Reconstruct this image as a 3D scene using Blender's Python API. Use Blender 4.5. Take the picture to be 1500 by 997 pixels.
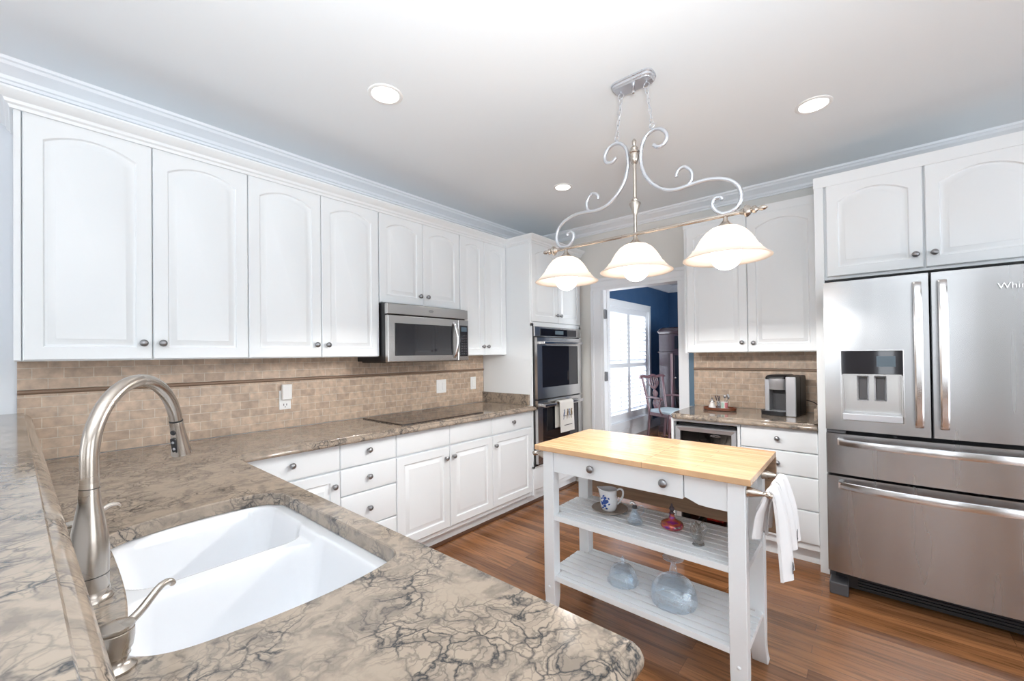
import bpy, bmesh, math, random
from mathutils import Vector, Matrix, Euler
random.seed(7)
for o in list(bpy.data.objects): bpy.data.objects.remove(o)
S = bpy.context.scene
COL = S.collection
PI = math.pi

# ------------------------------------------------------------------ camera
CX, CY, CZ = -3.8487, -2.9361, 1.3771
YAW, PIT, ROL, FPX, SX, SY = 0.701014, 0.0089725, -0.0120201, 606.775, 5.984, 14.986
fw = Vector((math.cos(YAW)*math.cos(PIT), math.sin(YAW)*math.cos(PIT), math.sin(PIT)))
rt = Vector((math.sin(YAW), -math.cos(YAW), 0)); up = rt.cross(fw)
r2 = rt*math.cos(ROL)+up*math.sin(ROL); u2 = -rt*math.sin(ROL)+up*math.cos(ROL)
cam = bpy.data.cameras.new('camera'); camo = bpy.data.objects.new('camera', cam); COL.objects.link(camo)
m = Matrix((r2, u2, -fw)).transposed().to_4x4(); m.translation = (CX, CY, CZ)
camo.matrix_world = m
cam.sensor_fit = 'HORIZONTAL'; cam.sensor_width = 36; cam.lens = FPX/1500*36
cam.shift_x = -SX/1500; cam.shift_y = SY/1500; cam.clip_start = .02; cam.clip_end = 100
S.camera = camo

# ------------------------------------------------------------------ light
W = bpy.data.worlds.new('world'); S.world = W; W.use_nodes = True
bg = W.node_tree.nodes['Background']; bg.inputs[0].default_value = (.88, .94, 1, 1); bg.inputs[1].default_value = 3.2

def area(name, loc, rot, sx, sy, power, col=(1, 1, 1)):
    l = bpy.data.lights.new(name, 'AREA'); l.shape = 'RECTANGLE'; l.size = sx; l.size_y = sy
    l.energy = power; l.color = col
    o = bpy.data.objects.new(name, l); o.location = loc; o.rotation_euler = rot; COL.objects.link(o); return o
DAY = (.93, .97, 1.0)
# daylight outside the windows of the open plan room behind the camera, and the light thrown up by the bright ground outside
def aim(loc, d): return Vector(d).to_track_quat('-Z', 'Y').to_euler()
for loc, d, sx, sy, p in (
        ((-7.75, -2.0, 1.5), (1, 0, -.05), 2.6, 2.2, 8), ((-7.75, -4.6, 1.5), (1, 0, -.05), 2.6, 2.2, 8),
        ((-5.6, -6.35, 1.4), (0, 1, -.05), 2.4, 2.3, 6), ((-2.2, -6.35, 1.4), (0, 1, -.05), 2.2, 2.3, 6),
        ((2.72, .62, 1.25), (0, -1, -.1), 2.4, 2.3, 100), ((1.7, -4.2, 1.4), (0, 1, 0), 1.6, 1.6, 90)):
    area('daylight', loc, aim(loc, d), sx, sy, p, DAY)
# two added fill lights behind the camera, standing in for a ceiling-bounced flash
area('bounce_fill', (-5.4, -3.9, 1.2), aim((0, 0, 0), (-.05, 0, 1)), 1.4, 1.4, 60, (.93, .97, 1))
fl = bpy.data.lights.new('bounce_fill_spot', 'SPOT'); fl.energy = 310; fl.spot_size = math.radians(130); fl.spot_blend = 1; fl.shadow_soft_size = .12; fl.color = (.92, .97, 1)
flo = bpy.data.objects.new('bounce_fill_spot', fl); flo.location = (-4.15, -3.25, 1.45); flo.rotation_euler = aim((0, 0, 0), (.32, .28, 1)); COL.objects.link(flo)

S.view_settings.view_transform = 'Standard'; S.view_settings.look = 'None'
S.view_settings.gamma = 1; S.view_settings.exposure = 0.3
try: S.view_settings.use_curve_mapping = False
except Exception: pass
S.cycles.use_denoising = True
S.cycles.max_bounces = 12; S.cycles.diffuse_bounces = 6; S.cycles.glossy_bounces = 6
S.cycles.transmission_bounces = 10; S.cycles.transparent_max_bounces = 12
S.cycles.caustics_reflective = False; S.cycles.caustics_refractive = False
S.cycles.sample_clamp_indirect = 6

# ------------------------------------------------------------------ materials
def newmat(name):
    m = bpy.data.materials.new(name); m.use_nodes = True
    nt = m.node_tree; return m, nt, nt.nodes['Principled BSDF'], nt.nodes, nt.links
def simple(name, col, rough=.4, metal=0, **kw):
    m, nt, b, N, L = newmat(name)
    b.inputs['Base Color'].default_value = (*col, 1); b.inputs['Roughness'].default_value = rough; b.inputs['Metallic'].default_value = metal
    for k, v in kw.items():
        k = k.replace('_', ' '); b.inputs[k].default_value = v
    # faint procedural unevenness so that no surface is perfectly uniform
    n = N.new('ShaderNodeTexNoise'); n.inputs['Scale'].default_value = 6
    r = N.new('ShaderNodeMapRange'); r.inputs['To Min'].default_value = max(rough*.88, 0); r.inputs['To Max'].default_value = min(rough*1.12, 1)
    g = N.new('ShaderNodeNewGeometry'); L.new(g.outputs['Position'], n.inputs['Vector'])
    L.new(n.outputs['Fac'], r.inputs['Value']); L.new(r.outputs['Result'], b.inputs['Roughness'])
    return m
def emis(name, col, s):
    m, nt, b, N, L = newmat(name)
    b.inputs['Base Color'].default_value = (.9, .9, .9, 1)
    b.inputs['Emission Color'].default_value = (*col, 1); b.inputs['Emission Strength'].default_value = s
    return m
def pos_node(N, L, scale=(1, 1, 1), swap=None):
    g = N.new('ShaderNodeNewGeometry')
    out = g.outputs['Position']
    if swap:
        s = N.new('ShaderNodeSeparateXYZ'); L.new(out, s.inputs[0]); c = N.new('ShaderNodeCombineXYZ')
        for i, a in enumerate(swap):
            if a: L.new(s.outputs[a], c.inputs[i])
        out = c.outputs[0]
    mp = N.new('ShaderNodeMapping'); mp.inputs['Scale'].default_value = scale; L.new(out, mp.inputs[0])
    return mp.outputs[0], mp
def ramp(N, L, fac, stops):
    r = N.new('ShaderNodeValToRGB'); e = r.color_ramp.elements
    while len(e) < len(stops): e.new(.5)
    for i, (p, c) in enumerate(stops):
        e[i].position = p; e[i].color = (*c, 1) if len(c) == 3 else c
    L.new(fac, r.inputs[0]); return r.outputs[0]
def mixc(N, L, fac, a, b, mode='MIX'):
    m = N.new('ShaderNodeMix'); m.data_type = 'RGBA'; m.blend_type = mode
    for sock, v in ((m.inputs[0], fac), (m.inputs[6], a), (m.inputs[7], b)):
        if isinstance(v, (int, float)): sock.default_value = v
        elif isinstance(v, tuple): sock.default_value = (*v, 1)
        else: L.new(v, sock)
    return m.outputs[2]
def bump(N, L, b, h, strength=.3, dist=.002):
    n = N.new('ShaderNodeBump'); n.inputs['Strength'].default_value = strength; n.inputs['Distance'].default_value = dist
    L.new(h, n.inputs['Height']); L.new(n.outputs[0], b.inputs['Normal'])

M = {}
M['cab'] = simple('cabinet_white', (.81, .84, .86), .3)
M['trim'] = simple('trim_white', (.83, .85, .88), .35)
M['ceil'] = simple('ceiling_white', (.82, .86, .89), .85)
M['wallwhite'] = simple('wall_cool_white', (.74, .78, .83), .8)
M['greige'] = simple('wall_greige', (.74, .73, .70), .8)
M['taupe'] = simple('wall_taupe', (.30, .28, .25), .8)
M['navy'] = simple('wall_navy', (.03, .085, .19), .6)
M['slate'] = simple('wall_slate_blue', (.10, .17, .24), .6)
M['porcelain'] = simple('white_enamel', (.83, .84, .86), .12, Coat_Weight=.6, Coat_Roughness=.05)
M['plastic'] = simple('white_plastic', (.85, .85, .84), .3)
M['black'] = simple('black_plastic', (.012, .012, .014), .35)
M['blackglass'] = simple('black_glass', (.012, .012, .016), .04, Specular_IOR_Level=.8)
M['cooktop'] = simple('cooktop_glass', (.035, .022, .018), .05, Specular_IOR_Level=.9)
M['darkgrey'] = simple('dark_grey_plastic', (.06, .06, .065), .45)
M['pewter'] = simple('pewter', (.32, .32, .33), .33, 1)
M['chrome'] = simple('chrome', (.75, .75, .77), .12, 1)
M['nickel'] = simple('brushed_nickel', (.52, .465, .41), .27, 1)
M['silver'] = simple('silver_plastic', (.55, .56, .59), .3, .6)
M['steelwire'] = simple('pale_iron', (.62, .64, .68), .28, .75)
M['fabric'] = simple('white_cotton', (.78, .78, .79), .95)
M['fabriccream'] = simple('cream_cotton', (.70, .68, .64), .95)
M['ink'] = simple('grey_thread', (.08, .08, .09), .8)
M['inkblue'] = simple('blue_glaze', (.02, .07, .32), .15)
M['bird'] = simple('printed_bird_brown', (.22, .15, .08), .9)
M['birdblue'] = simple('printed_bird_blue', (.22, .26, .36), .9)
M['red'] = simple('red_foil', (.45, .02, .015), .25)
M['redbrown'] = simple('red_brown_wood', (.20, .045, .02), .3)
M['darkwood'] = simple('dark_stained_wood', (.055, .035, .045), .12, Coat_Weight=.7)
M['pinkwood'] = simple('mahogany_sheen', (.22, .12, .14), .15, Coat_Weight=.7)
M['seatcloth'] = simple('pale_seat_cloth', (.62, .72, .76), .8)
M['shoe'] = simple('stained_shoe_moulding', (.09, .035, .015), .4)
M['bulb'] = emis('bulb_globe', (1, .955, .91), 7)
M['led'] = emis('led_lens', (1, .98, .95), 3.0)
M['display'] = emis('lcd_glow', (.25, .45, .6), .12); M['display'].node_tree.nodes['Principled BSDF'].inputs['Base Color'].default_value = (.04, .05, .06, 1)
M['saucer'] = simple('crackled_saucer', (.36, .31, .27), .25)
M['creamer'] = simple('cream_ceramic', (.75, .72, .70), .2)
M['pinkcer'] = simple('pink_ceramic', (.62, .22, .24), .25)
M['greencer'] = simple('mint_ceramic', (.42, .60, .52), .25)
M['tin'] = simple('amber_bottle', (.12, .04, .015), .15)

def glassmat(name, tint, base=.03, rough=.03):
    """thin clear glass: lets light straight through, reflects more toward its edges, faint cut pattern"""
    m, nt, b, N, L = newmat(name)
    tr = N.new('ShaderNodeBsdfTransparent'); tr.inputs[0].default_value = (*tint, 1)
    b.inputs['Base Color'].default_value = (.9, .95, 1, 1); b.inputs['Metallic'].default_value = .9; b.inputs['Roughness'].default_value = rough
    lw = N.new('ShaderNodeLayerWeight'); lw.inputs['Blend'].default_value = .35
    n = N.new('ShaderNodeTexNoise'); n.inputs['Scale'].default_value = 55; n.inputs['Detail'].default_value = 2; n.inputs['Distortion'].default_value = 1.5
    v, _ = pos_node(N, L); L.new(v, n.inputs['Vector']); bump(N, L, b, n.outputs['Fac'], .7, .004)
    r = ramp(N, L, n.outputs['Fac'], [(.47, (0,)*3), (.53, (.16,)*3), (.60, (0,)*3)])
    f = N.new('ShaderNodeMath'); f.operation = 'MULTIPLY_ADD'; f.inputs[1].default_value = .75; f.inputs[2].default_value = base; L.new(lw.outputs['Facing'], f.inputs[0])
    f2 = N.new('ShaderNodeMath'); f2.operation = 'ADD'; f2.use_clamp = True; L.new(f.outputs[0], f2.inputs[0]); L.new(r, f2.inputs[1])
    mx = N.new('ShaderNodeMixShader'); L.new(f2.outputs[0], mx.inputs[0]); L.new(tr.outputs[0], mx.inputs[1]); L.new(b.outputs[0], mx.inputs[2]); L.new(mx.outputs[0], N['Material Output'].inputs[0])
    return m
M['glass'] = glassmat('clear_glass', (.93, .97, 1))
M['smokeglass'] = glassmat('smoky_glass', (.66, .62, .56), .10, .15)
m_, nt, b, N, L = newmat('iridescent_ruby'); M['ruby'] = m_
v, _ = pos_node(N, L, (22, 22, 60)); n = N.new('ShaderNodeTexNoise'); n.inputs['Scale'].default_value = 1; L.new(v, n.inputs['Vector'])
L.new(ramp(N, L, n.outputs['Fac'], [(.3, (.02, .09, .06)), (.42, (.35, .02, .08)), (.52, (.5, .12, .02)), (.62, (.35, .01, .16)), (.75, (.06, .03, .3))]), b.inputs['Base Color'])
b.inputs['Roughness'].default_value = .08; b.inputs['Coat Weight'].default_value = 1; b.inputs['Metallic'].default_value = .35

m_, nt, b, N, L = newmat('frosted_shade'); M['shade'] = m_
b.inputs['Base Color'].default_value = (.93, .90, .86, 1); b.inputs['Roughness'].default_value = .35
tr = N.new('ShaderNodeBsdfTranslucent'); tr.inputs[0].default_value = (1, .92, .84, 1); mx = N.new('ShaderNodeMixShader'); mx.inputs[0].default_value = .5
L.new(b.outputs[0], mx.inputs[1]); L.new(tr.outputs[0], mx.inputs[2]); L.new(mx.outputs[0], N['Material Output'].inputs[0])

m_, nt, b, N, L = newmat('louver_white'); M['louver'] = m_
b.inputs['Base Color'].default_value = (.85, .86, .88, 1); b.inputs['Roughness'].default_value = .4
tr = N.new('ShaderNodeBsdfTranslucent'); tr.inputs[0].default_value = (.9, .93, 1, 1); mx = N.new('ShaderNodeMixShader'); mx.inputs[0].default_value = .22
L.new(b.outputs[0], mx.inputs[1]); L.new(tr.outputs[0], mx.inputs[2]); L.new(mx.outputs[0], N['Material Output'].inputs[0])

def stone(name, light, mid, vein, vs=15, rough=.09):
    m, nt, b, N, L = newmat(name)
    v, _ = pos_node(N, L)
    n1 = N.new('ShaderNodeTexNoise'); n1.inputs['Scale'].default_value = 9; n1.inputs['Detail'].default_value = 6; L.new(v, n1.inputs['Vector'])
    d = N.new('ShaderNodeVectorMath'); d.operation = 'SCALE'; d.inputs['Scale'].default_value = .17; L.new(n1.outputs['Color'], d.inputs[0])
    a = N.new('ShaderNodeVectorMath'); a.operation = 'ADD'; L.new(v, a.inputs[0]); L.new(d.outputs[0], a.inputs[1])
    vo = N.new('ShaderNodeTexVoronoi'); vo.feature = 'DISTANCE_TO_EDGE'; vo.inputs['Scale'].default_value = vs; L.new(a.outputs[0], vo.inputs['Vector'])
    vo2 = N.new('ShaderNodeTexVoronoi'); vo2.feature = 'DISTANCE_TO_EDGE'; vo2.inputs['Scale'].default_value = vs*2.3; L.new(a.outputs[0], vo2.inputs['Vector'])
    nm = N.new('ShaderNodeTexNoise'); nm.inputs['Scale'].default_value = 7; nm.inputs['Detail'].default_value = 4; L.new(v, nm.inputs['Vector'])
    mask = ramp(N, L, nm.outputs['Fac'], [(.42, (.10,)*3), (.58, (1,)*3)])
    n2 = N.new('ShaderNodeTexNoise'); n2.inputs['Scale'].default_value = 20; n2.inputs['Detail'].default_value = 8; L.new(a.outputs[0], n2.inputs['Vector'])
    base = ramp(N, L, n2.outputs['Fac'], [(.34, mid), (.55, light)])
    e1 = ramp(N, L, vo.outputs['Distance'], [(.0, (1,)*3), (.075, (0,)*3)])
    e2 = ramp(N, L, vo2.outputs['Distance'], [(.0, (.55,)*3), (.10, (0,)*3)])
    f1 = mixc(N, L, 1.0, e1, mask, 'MULTIPLY'); f2 = mixc(N, L, 1.0, e2, mask, 'MULTIPLY')
    f = mixc(N, L, 1.0, f1, f2, 'LIGHTEN')
    L.new(mixc(N, L, f, base, vein), b.inputs['Base Color'])
    b.inputs['Roughness'].default_value = rough
    return m
M['stone'] = stone('veined_quartz', (.35, .282, .22), (.22, .18, .145), (.03, .034, .038), 19)

def tile(name, swap, x0, z0, lift=0):
    m, nt, b, N, L = newmat(name)
    v, mp = pos_node(N, L, (1, 1, 1), swap); mp.inputs['Location'].default_value = (x0, z0, 0)
    br = N.new('ShaderNodeTexBrick'); L.new(v, br.inputs['Vector'])
    br.inputs['Scale'].default_value = 1; br.inputs['Brick Width'].default_value = .1; br.inputs['Row Height'].default_value = .0488
    br.inputs['Mortar Size'].default_value = .0022; br.inputs['Mortar Smooth'].default_value = .25; br.offset = .5
    br.inputs['Color1'].default_value = (.55, .425, .325, 1); br.inputs['Color2'].default_value = (.40, .30, .225, 1); br.inputs['Bias'].default_value = -.25
    br.inputs['Mortar'].default_value = (.60, .53, .44, 1)
    n = N.new('ShaderNodeTexNoise'); n.inputs['Scale'].default_value = 28; n.inputs['Detail'].default_value = 7
    g = N.new('ShaderNodeNewGeometry'); L.new(g.outputs['Position'], n.inputs['Vector'])
    t = ramp(N, L, n.outputs['Fac'], [(.3, (.78, .78, .78)), (.7, (1.18, 1.15, 1.12))])
    L.new(mixc(N, L, 1.0, br.outputs['Color'], t, 'MULTIPLY'), b.inputs['Base Color'])
    inv = N.new('ShaderNodeMath'); inv.operation = 'SUBTRACT'; inv.inputs[0].default_value = 1; L.new(br.outputs['Fac'], inv.inputs[1])
    bump(N, L, b, inv.outputs[0], .5, .003); b.inputs['Roughness'].default_value = .38
    return m
M['tile_a'] = tile('travertine_tile', ('X', 'Z', None), 0, -.9145)
M['tile_a2'] = tile('travertine_tile_upper', ('X', 'Z', None), .03, -1.2425)
M['tile_b'] = tile('travertine_tile_side', ('Y', 'Z', None), 0, -.9145)
M['tile_b2'] = tile('travertine_tile_side_upper', ('Y', 'Z', None), .03, -1.2425)
M['pencil'] = simple('pencil_tile', (.24, .16, .11), .4)

def wood(name, c1, c2, swap, plank=None, rough=.25, grain=(3, 60, 60), coat=.3, dark=(.6, .6, .6)):
    m, nt, b, N, L = newmat(name)
    v, mp = pos_node(N, L, (1, 1, 1), swap)
    n = N.new('ShaderNodeTexNoise'); n.inputs['Detail'].default_value = 8; n.inputs['Scale'].default_value = 1; n.inputs['Distortion'].default_value = .6
    s = N.new('ShaderNodeVectorMath'); s.operation = 'MULTIPLY'; s.inputs[1].default_value = grain; L.new(v, s.inputs[0])
    if plank:
        br = N.new('ShaderNodeTexBrick'); L.new(v, br.inputs['Vector']); br.inputs['Scale'].default_value = 1
        br.inputs['Brick Width'].default_value = plank[0]; br.inputs['Row Height'].default_value = plank[1]
        br.inputs['Mortar Size'].default_value = .0007; br.inputs['Mortar Smooth'].default_value = .3; br.offset = .37; br.offset_frequency = 3
        br.inputs['Color1'].default_value = (*c1, 1); br.inputs['Color2'].default_value = (*c2, 1)
        br.inputs['Mortar'].default_value = tuple(x*.35 for x in c2)+(1,)
        # a different stretch of grain on every plank
        sh = N.new('ShaderNodeVectorMath'); sh.operation = 'MULTIPLY_ADD'; sh.inputs[1].default_value = (40, 40, 40)
        L.new(br.outputs['Color'], sh.inputs[0]); L.new(s.outputs[0], sh.inputs[2]); L.new(sh.outputs[0], n.inputs['Vector'])
        base = br.outputs['Color']
    else:
        L.new(s.outputs[0], n.inputs['Vector'])
        n3 = N.new('ShaderNodeTexNoise'); n3.inputs['Scale'].default_value = 2.5; L.new(v, n3.inputs['Vector'])
        base = mixc(N, L, n3.outputs['Fac'], c1, c2)
    t = ramp(N, L, n.outputs['Fac'], [(.32, dark), (.5, (1, 1, 1)), (.72, (1.22, 1.22, 1.22))])
    L.new(mixc(N, L, 1.0, base, t, 'MULTIPLY'), b.inputs['Base Color'])
    b.inputs['Roughness'].default_value = rough; b.inputs['Coat Weight'].default_value = coat; b.inputs['Coat Roughness'].default_value = .15
    if plank: bump(N, L, b, br.outputs['Fac'], -.25, .001)
    return m
M['floor'] = wood('oak_floor', (.33, .145, .058), (.17, .070, .028), ('Y', 'X', None), (1.15, .064), .2, (4, 55, 1), 0)
M['butcher'] = wood('butcher_block', (.72, .46, .26), (.62, .38, .20), ('Y', 'X', None), (.55, .035), .2, (5, 60, 1), .5, (.88, .88, .88))
M['leaf'] = wood('drop_leaf_wood', (.30, .20, .13), (.25, .16, .10), ('Y', 'Z', 'X'), None, .4, (5, 70, 70), .1, (.8, .8, .8))
M['tray'] = wood('walnut_tray', (.20, .06, .025), (.12, .035, .015), ('Y', 'X', 'Z'), None, .3, (10, 90, 90))

def steel(name, col, rough, stretch, dist=.0, aniso=0.0, det=3):
    m, nt, b, N, L = newmat(name)
    b.inputs['Metallic'].default_value = 1; b.inputs['Base Color'].default_value = (*col, 1); b.inputs['Roughness'].default_value = rough
    v, mp = pos_node(N, L, stretch); n = N.new('ShaderNodeTexNoise'); n.inputs['Scale'].default_value = 1; n.inputs['Detail'].default_value = det; L.new(v, n.inputs['Vector'])
    if dist: bump(N, L, b, n.outputs['Fac'], .6, dist)
    v2, _ = pos_node(N, L, tuple((40 if det else 3)*s for s in stretch)); n2 = N.new('ShaderNodeTexNoise'); n2.inputs['Scale'].default_value = 1; L.new(v2, n2.inputs['Vector'])
    r = N.new('ShaderNodeMapRange'); r.inputs['To Min'].default_value = rough*.8; r.inputs['To Max'].default_value = rough*1.25; L.new(n2.outputs['Fac'], r.inputs['Value']); L.new(r.outputs['Result'], b.inputs['Roughness'])
    return m
M['steel_f'] = steel('stainless_door', (.50, .505, .515), .25, (4, 4, .35), .006, 0.0, 0)
M['steel'] = steel('stainless', (.60, .59, .58), .24, (2, 2, 12))
M['steel_b'] = steel('stainless_bright', (.72, .71, .71), .18, (2, 2, 12))

# ------------------------------------------------------------------ mesh helpers
class MB:
    def __init__(s): s.v = []; s.f = []; s.mi = []; s.k = 0
    def add(s, vs, fs):
        o = len(s.v); s.v += [tuple(p) for p in vs]; s.f += [tuple(i+o for i in f) for f in fs]; s.mi += [s.k]*len(fs); return s
    def box(s, x0, x1, y0, y1, z0, z1):
        x0, x1 = sorted((x0, x1)); y0, y1 = sorted((y0, y1)); z0, z1 = sorted((z0, z1))
        return s.add([(x0,y0,z0),(x1,y0,z0),(x1,y1,z0),(x0,y1,z0),(x0,y0,z1),(x1,y0,z1),(x1,y1,z1),(x0,y1,z1)],
                     [(0,3,2,1),(4,5,6,7),(0,1,5,4),(1,2,6,5),(2,3,7,6),(3,0,4,7)])
    def loft(s, loops, cap0=True, cap1=True, close=True):
        n = len(loops[0]); vs = [p for l in loops for p in l]; fs = []
        for k in range(len(loops)-1):
            for i in range(n if close else n-1):
                j = (i+1) % n; fs.append((k*n+i, k*n+j, (k+1)*n+j, (k+1)*n+i))
        if cap0: fs.append(tuple(range(n))[::-1])
        if cap1: fs.append(tuple((len(loops)-1)*n+i for i in range(n)))
        return s.add(vs, fs)
    def lathe(s, prof, c=(0, 0, 0), axis=(0, 0, 1), seg=24, cap=True):
        ax = Vector(axis).normalized(); a = ax.orthogonal().normalized(); b = ax.cross(a); c = Vector(c)
        if abs(ax.z) > .99: a, b = Vector((1, 0, 0)), Vector((0, 1, 0)) if ax.z > 0 else Vector((0, -1, 0))
        L = [[c+ax*h+(a*math.cos(t)+b*math.sin(t))*max(r, 1e-5) for t in (2*PI*i/seg for i in range(seg))] for r, h in prof]
        return s.loft(L, cap, cap)
    def tube(s, pts, r, seg=10, cap=True, flat=1.0, flatdir=None):
        pts = [Vector(p) for p in pts]; n = len(pts); rr = r if hasattr(r, '__len__') else [r]*n
        loops = []; prev = None
        for i, p in enumerate(pts):
            t = (pts[min(i+1, n-1)]-pts[max(i-1, 0)]).normalized()
            if prev is None: a = Vector(flatdir) if flatdir else t.orthogonal()
            else: a = prev
            a = (a-t*a.dot(t)).normalized(); prev = a; b = t.cross(a)
            loops.append([p+(a*math.cos(q)*flat+b*math.sin(q))*rr[i] for q in (2*PI*k/seg for k in range(seg))])
        return s.loft(loops, cap, cap)
    def prism(s, poly, axis, a, b):
        def P(u, w, h): return {'x': (h, u, w), 'y': (u, h, w), 'z': (u, w, h)}[axis]
        return s.loft([[P(u, w, a) for u, w in poly], [P(u, w, b) for u, w in poly]])
    def build(s, name, mat, parent=None, smooth=None, bev=0, seg=2, loc=None):
        me = bpy.data.meshes.new(name); me.from_pydata(s.v, [], s.f)
        mats = mat if isinstance(mat, (list, tuple)) else [mat]
        for q in mats: me.materials.append(M[q] if isinstance(q, str) else q)
        bm = bmesh.new(); bm.from_mesh(me); bmesh.ops.recalc_face_normals(bm, faces=bm.faces); bm.to_mesh(me); bm.free()
        if len(mats) > 1:
            for p, k in zip(me.polygons, s.mi): p.material_index = k
        if smooth is not None:
            me.shade_smooth() if hasattr(me, 'shade_smooth') else None
            for p in me.polygons: p.use_smooth = True
            me.set_sharp_from_angle(angle=math.radians(smooth)) if hasattr(me, 'set_sharp_from_angle') else None
        o = bpy.data.objects.new(name, me); COL.objects.link(o)
        if parent: o.parent = parent
        if loc: o.location = loc
        if bev:
            md = o.modifiers.new('bevel', 'BEVEL'); md.width = bev; md.segments = seg; md.limit_method = 'ANGLE'; md.angle_limit = math.radians(40)
            md.harden_normals = False
        return o
def thing(name, label, cat, loc=(0, 0, 0), rz=0, group=None):
    o = bpy.data.objects.new(name, None); COL.objects.link(o); o.location = loc; o.rotation_euler = (0, 0, rz); o.empty_display_size = .05
    o['label'] = label; o['category'] = cat
    if group: o['group'] = group
    return o
def tag(o, label, cat, group=None):
    o['label'] = label; o['category'] = cat
    if group: o['group'] = group
    return o
def struct(o): o['kind'] = 'structure'; return o
def copy_tree(o, parent=None):
    c = o.copy(); COL.objects.link(c); c.parent = parent
    for ch in list(o.children): copy_tree(ch, c)
    return c
def smoothpts(p, n=6, closed=False):
    p = [Vector(q) for q in p]; out = []; m = len(p); rng = m if closed else m-1
    for i in range(rng):
        g = lambda k: p[k % m] if closed else p[min(max(k, 0), m-1)]
        a, b, c, d = g(i-1), g(i), g(i+1), g(i+2)
        for k in range(n):
            t = k/n; out.append(.5*((2*b)+(c-a)*t+(2*a-5*b+4*c-d)*t*t+(3*b-3*c+d-a)*t**3))
    if not closed: out.append(p[-1])
    return out
def rrect(x0, x1, y0, y1, r, n=6):
    out = []
    for cx, cy, a0 in ((x1-r, y0+r, -PI/2), (x1-r, y1-r, 0), (x0+r, y1-r, PI/2), (x0+r, y0+r, PI)):
        for i in range(n+1):
            a = a0+PI/2*i/n; out.append((cx+r*math.cos(a), cy+r*math.sin(a)))
    return out
def offset(poly, d):
    """inset (d>0) a CCW polygon"""
    n = len(poly); out = []
    for i in range(n):
        p0, p1, p2 = Vector(poly[i-1]), Vector(poly[i]), Vector(poly[(i+1) % n])
        e1 = (p1-p0).normalized(); e2 = (p2-p1).normalized()
        n1 = Vector((-e1.y, e1.x)); n2 = Vector((-e2.y, e2.x)); k = max(1+n1.dot(n2), .3)
        q = p1+(n1+n2)*(d/k); out.append((q.x, q.y))
    return out
def slab_with_edge(name, outer, holes, prof, mat, parent=None):
    """outer CCW nose outline; prof = [(inset, z)...] top to bottom; holes are CW/CCW loops cut straight through"""
    bm = bmesh.new()
    def ring(poly, z): return [bm.verts.new((x, y, z)) for x, y in poly]
    rings = [ring(offset(outer, d), z) for d, z in prof]
    for a, b in zip(rings, rings[1:]):
        n = len(a)
        for i in range(n): bm.faces.new((a[i], a[(i+1) % n], b[(i+1) % n], b[i]))
    zt, zb = prof[0][1], prof[-1][1]
    ht = []; hb = []
    for h in holes:
        eased = offset(h, .003) if area2(h) < 0 else offset(h, -.003)
        r0 = ring(eased, zt); r1 = ring(h, zt-.003); r2_ = ring(h, zb)
        for a, b in ((r0, r1), (r1, r2_)):
            n = len(a)
            for i in range(n): bm.faces.new((a[i], b[i], b[(i+1) % n], a[(i+1) % n]))
        ht.append(r0); hb.append(r2_)
    for outer_r, hs in ((rings[0], ht), (rings[-1], hb)):
        es = []
        for r in [outer_r]+hs:
            n = len(r)
            for i in range(n):
                e = bm.edges.get((r[i], r[(i+1) % n])) or bm.edges.new((r[i], r[(i+1) % n])); es.append(e)
        bmesh.ops.triangle_fill(bm, use_beauty=True, edges=es)
    bmesh.ops.recalc_face_normals(bm, faces=bm.faces)
    me = bpy.data.meshes.new(name); bm.to_mesh(me); bm.free(); me.materials.append(M[mat])
    for p in me.polygons: p.use_smooth = True
    me.set_sharp_from_angle(angle=math.radians(35))
    o = bpy.data.objects.new(name, me); COL.objects.link(o); o.parent = parent; return o
def area2(p): return sum(p[i-1][0]*p[i][1]-p[i][0]*p[i-1][1] for i in range(len(p)))/2
def sweep(mb, prof, path, closed=False):
    """prof [(out,up)] swept along xy path; 'out' is to the right of travel; mitred"""
    n = len(path); loops = []
    for i, p in enumerate(path):
        p = Vector(p)
        d1 = (p-Vector(path[i-1])).normalized() if i > 0 else None
        d2 = (Vector(path[i+1])-p).normalized() if i < n-1 else None
        d1 = d1 or d2; d2 = d2 or d1
        n1 = Vector((d1.y, -d1.x)); n2 = Vector((d2.y, -d2.x)); k = 1+n1.dot(n2); mn = (n1+n2)/k
        loops.append([(p.x+mn.x*o, p.y+mn.y*o, z) for o, z in prof])
    mb.loft(loops); return mb
def text_mesh(name, s, size, mat, parent, matrix, ext=.0006, shear=0):
    c = bpy.data.curves.new(name, 'FONT'); c.body = s; c.size = size; c.extrude = ext; c.shear = shear
    o = bpy.data.objects.new(name, c); me = bpy.data.meshes.new_from_object(o); bpy.data.objects.remove(o)
    me.name = name; me.materials.append(M[mat]); q = bpy.data.objects.new(name, me); COL.objects.link(q); q.parent = parent; q.matrix_local = matrix
    return q

# ------------------------------------------------------------------ room shell
H = 2.707
struct(MB().box(-7.6, 4.7, -6.2, .3, -.1, 0).build('floor', 'floor'))
struct(MB().box(-7.6, 4.7, -6.2, .3, H, H+.1).build('ceiling', 'ceil'))
w = MB().box(-7.6, 0.12, 0, .12, 0, H); struct(w.build('wall_left', 'wallwhite'))
# far wall x 0..0.12 with the doorway
w = MB(); w.box(0, .12, -.868, 0, 0, H); w.box(0, .12, -6.0, -1.649, 0, H); w.box(0, .12, -1.649, -.868, 2.045, H)
struct(w.build('wall_far', 'greige'))
struct(MB().box(-.012, 0, -1.766, -1.70, .9, 1.5).build('trim_1', 'slate'))
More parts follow.
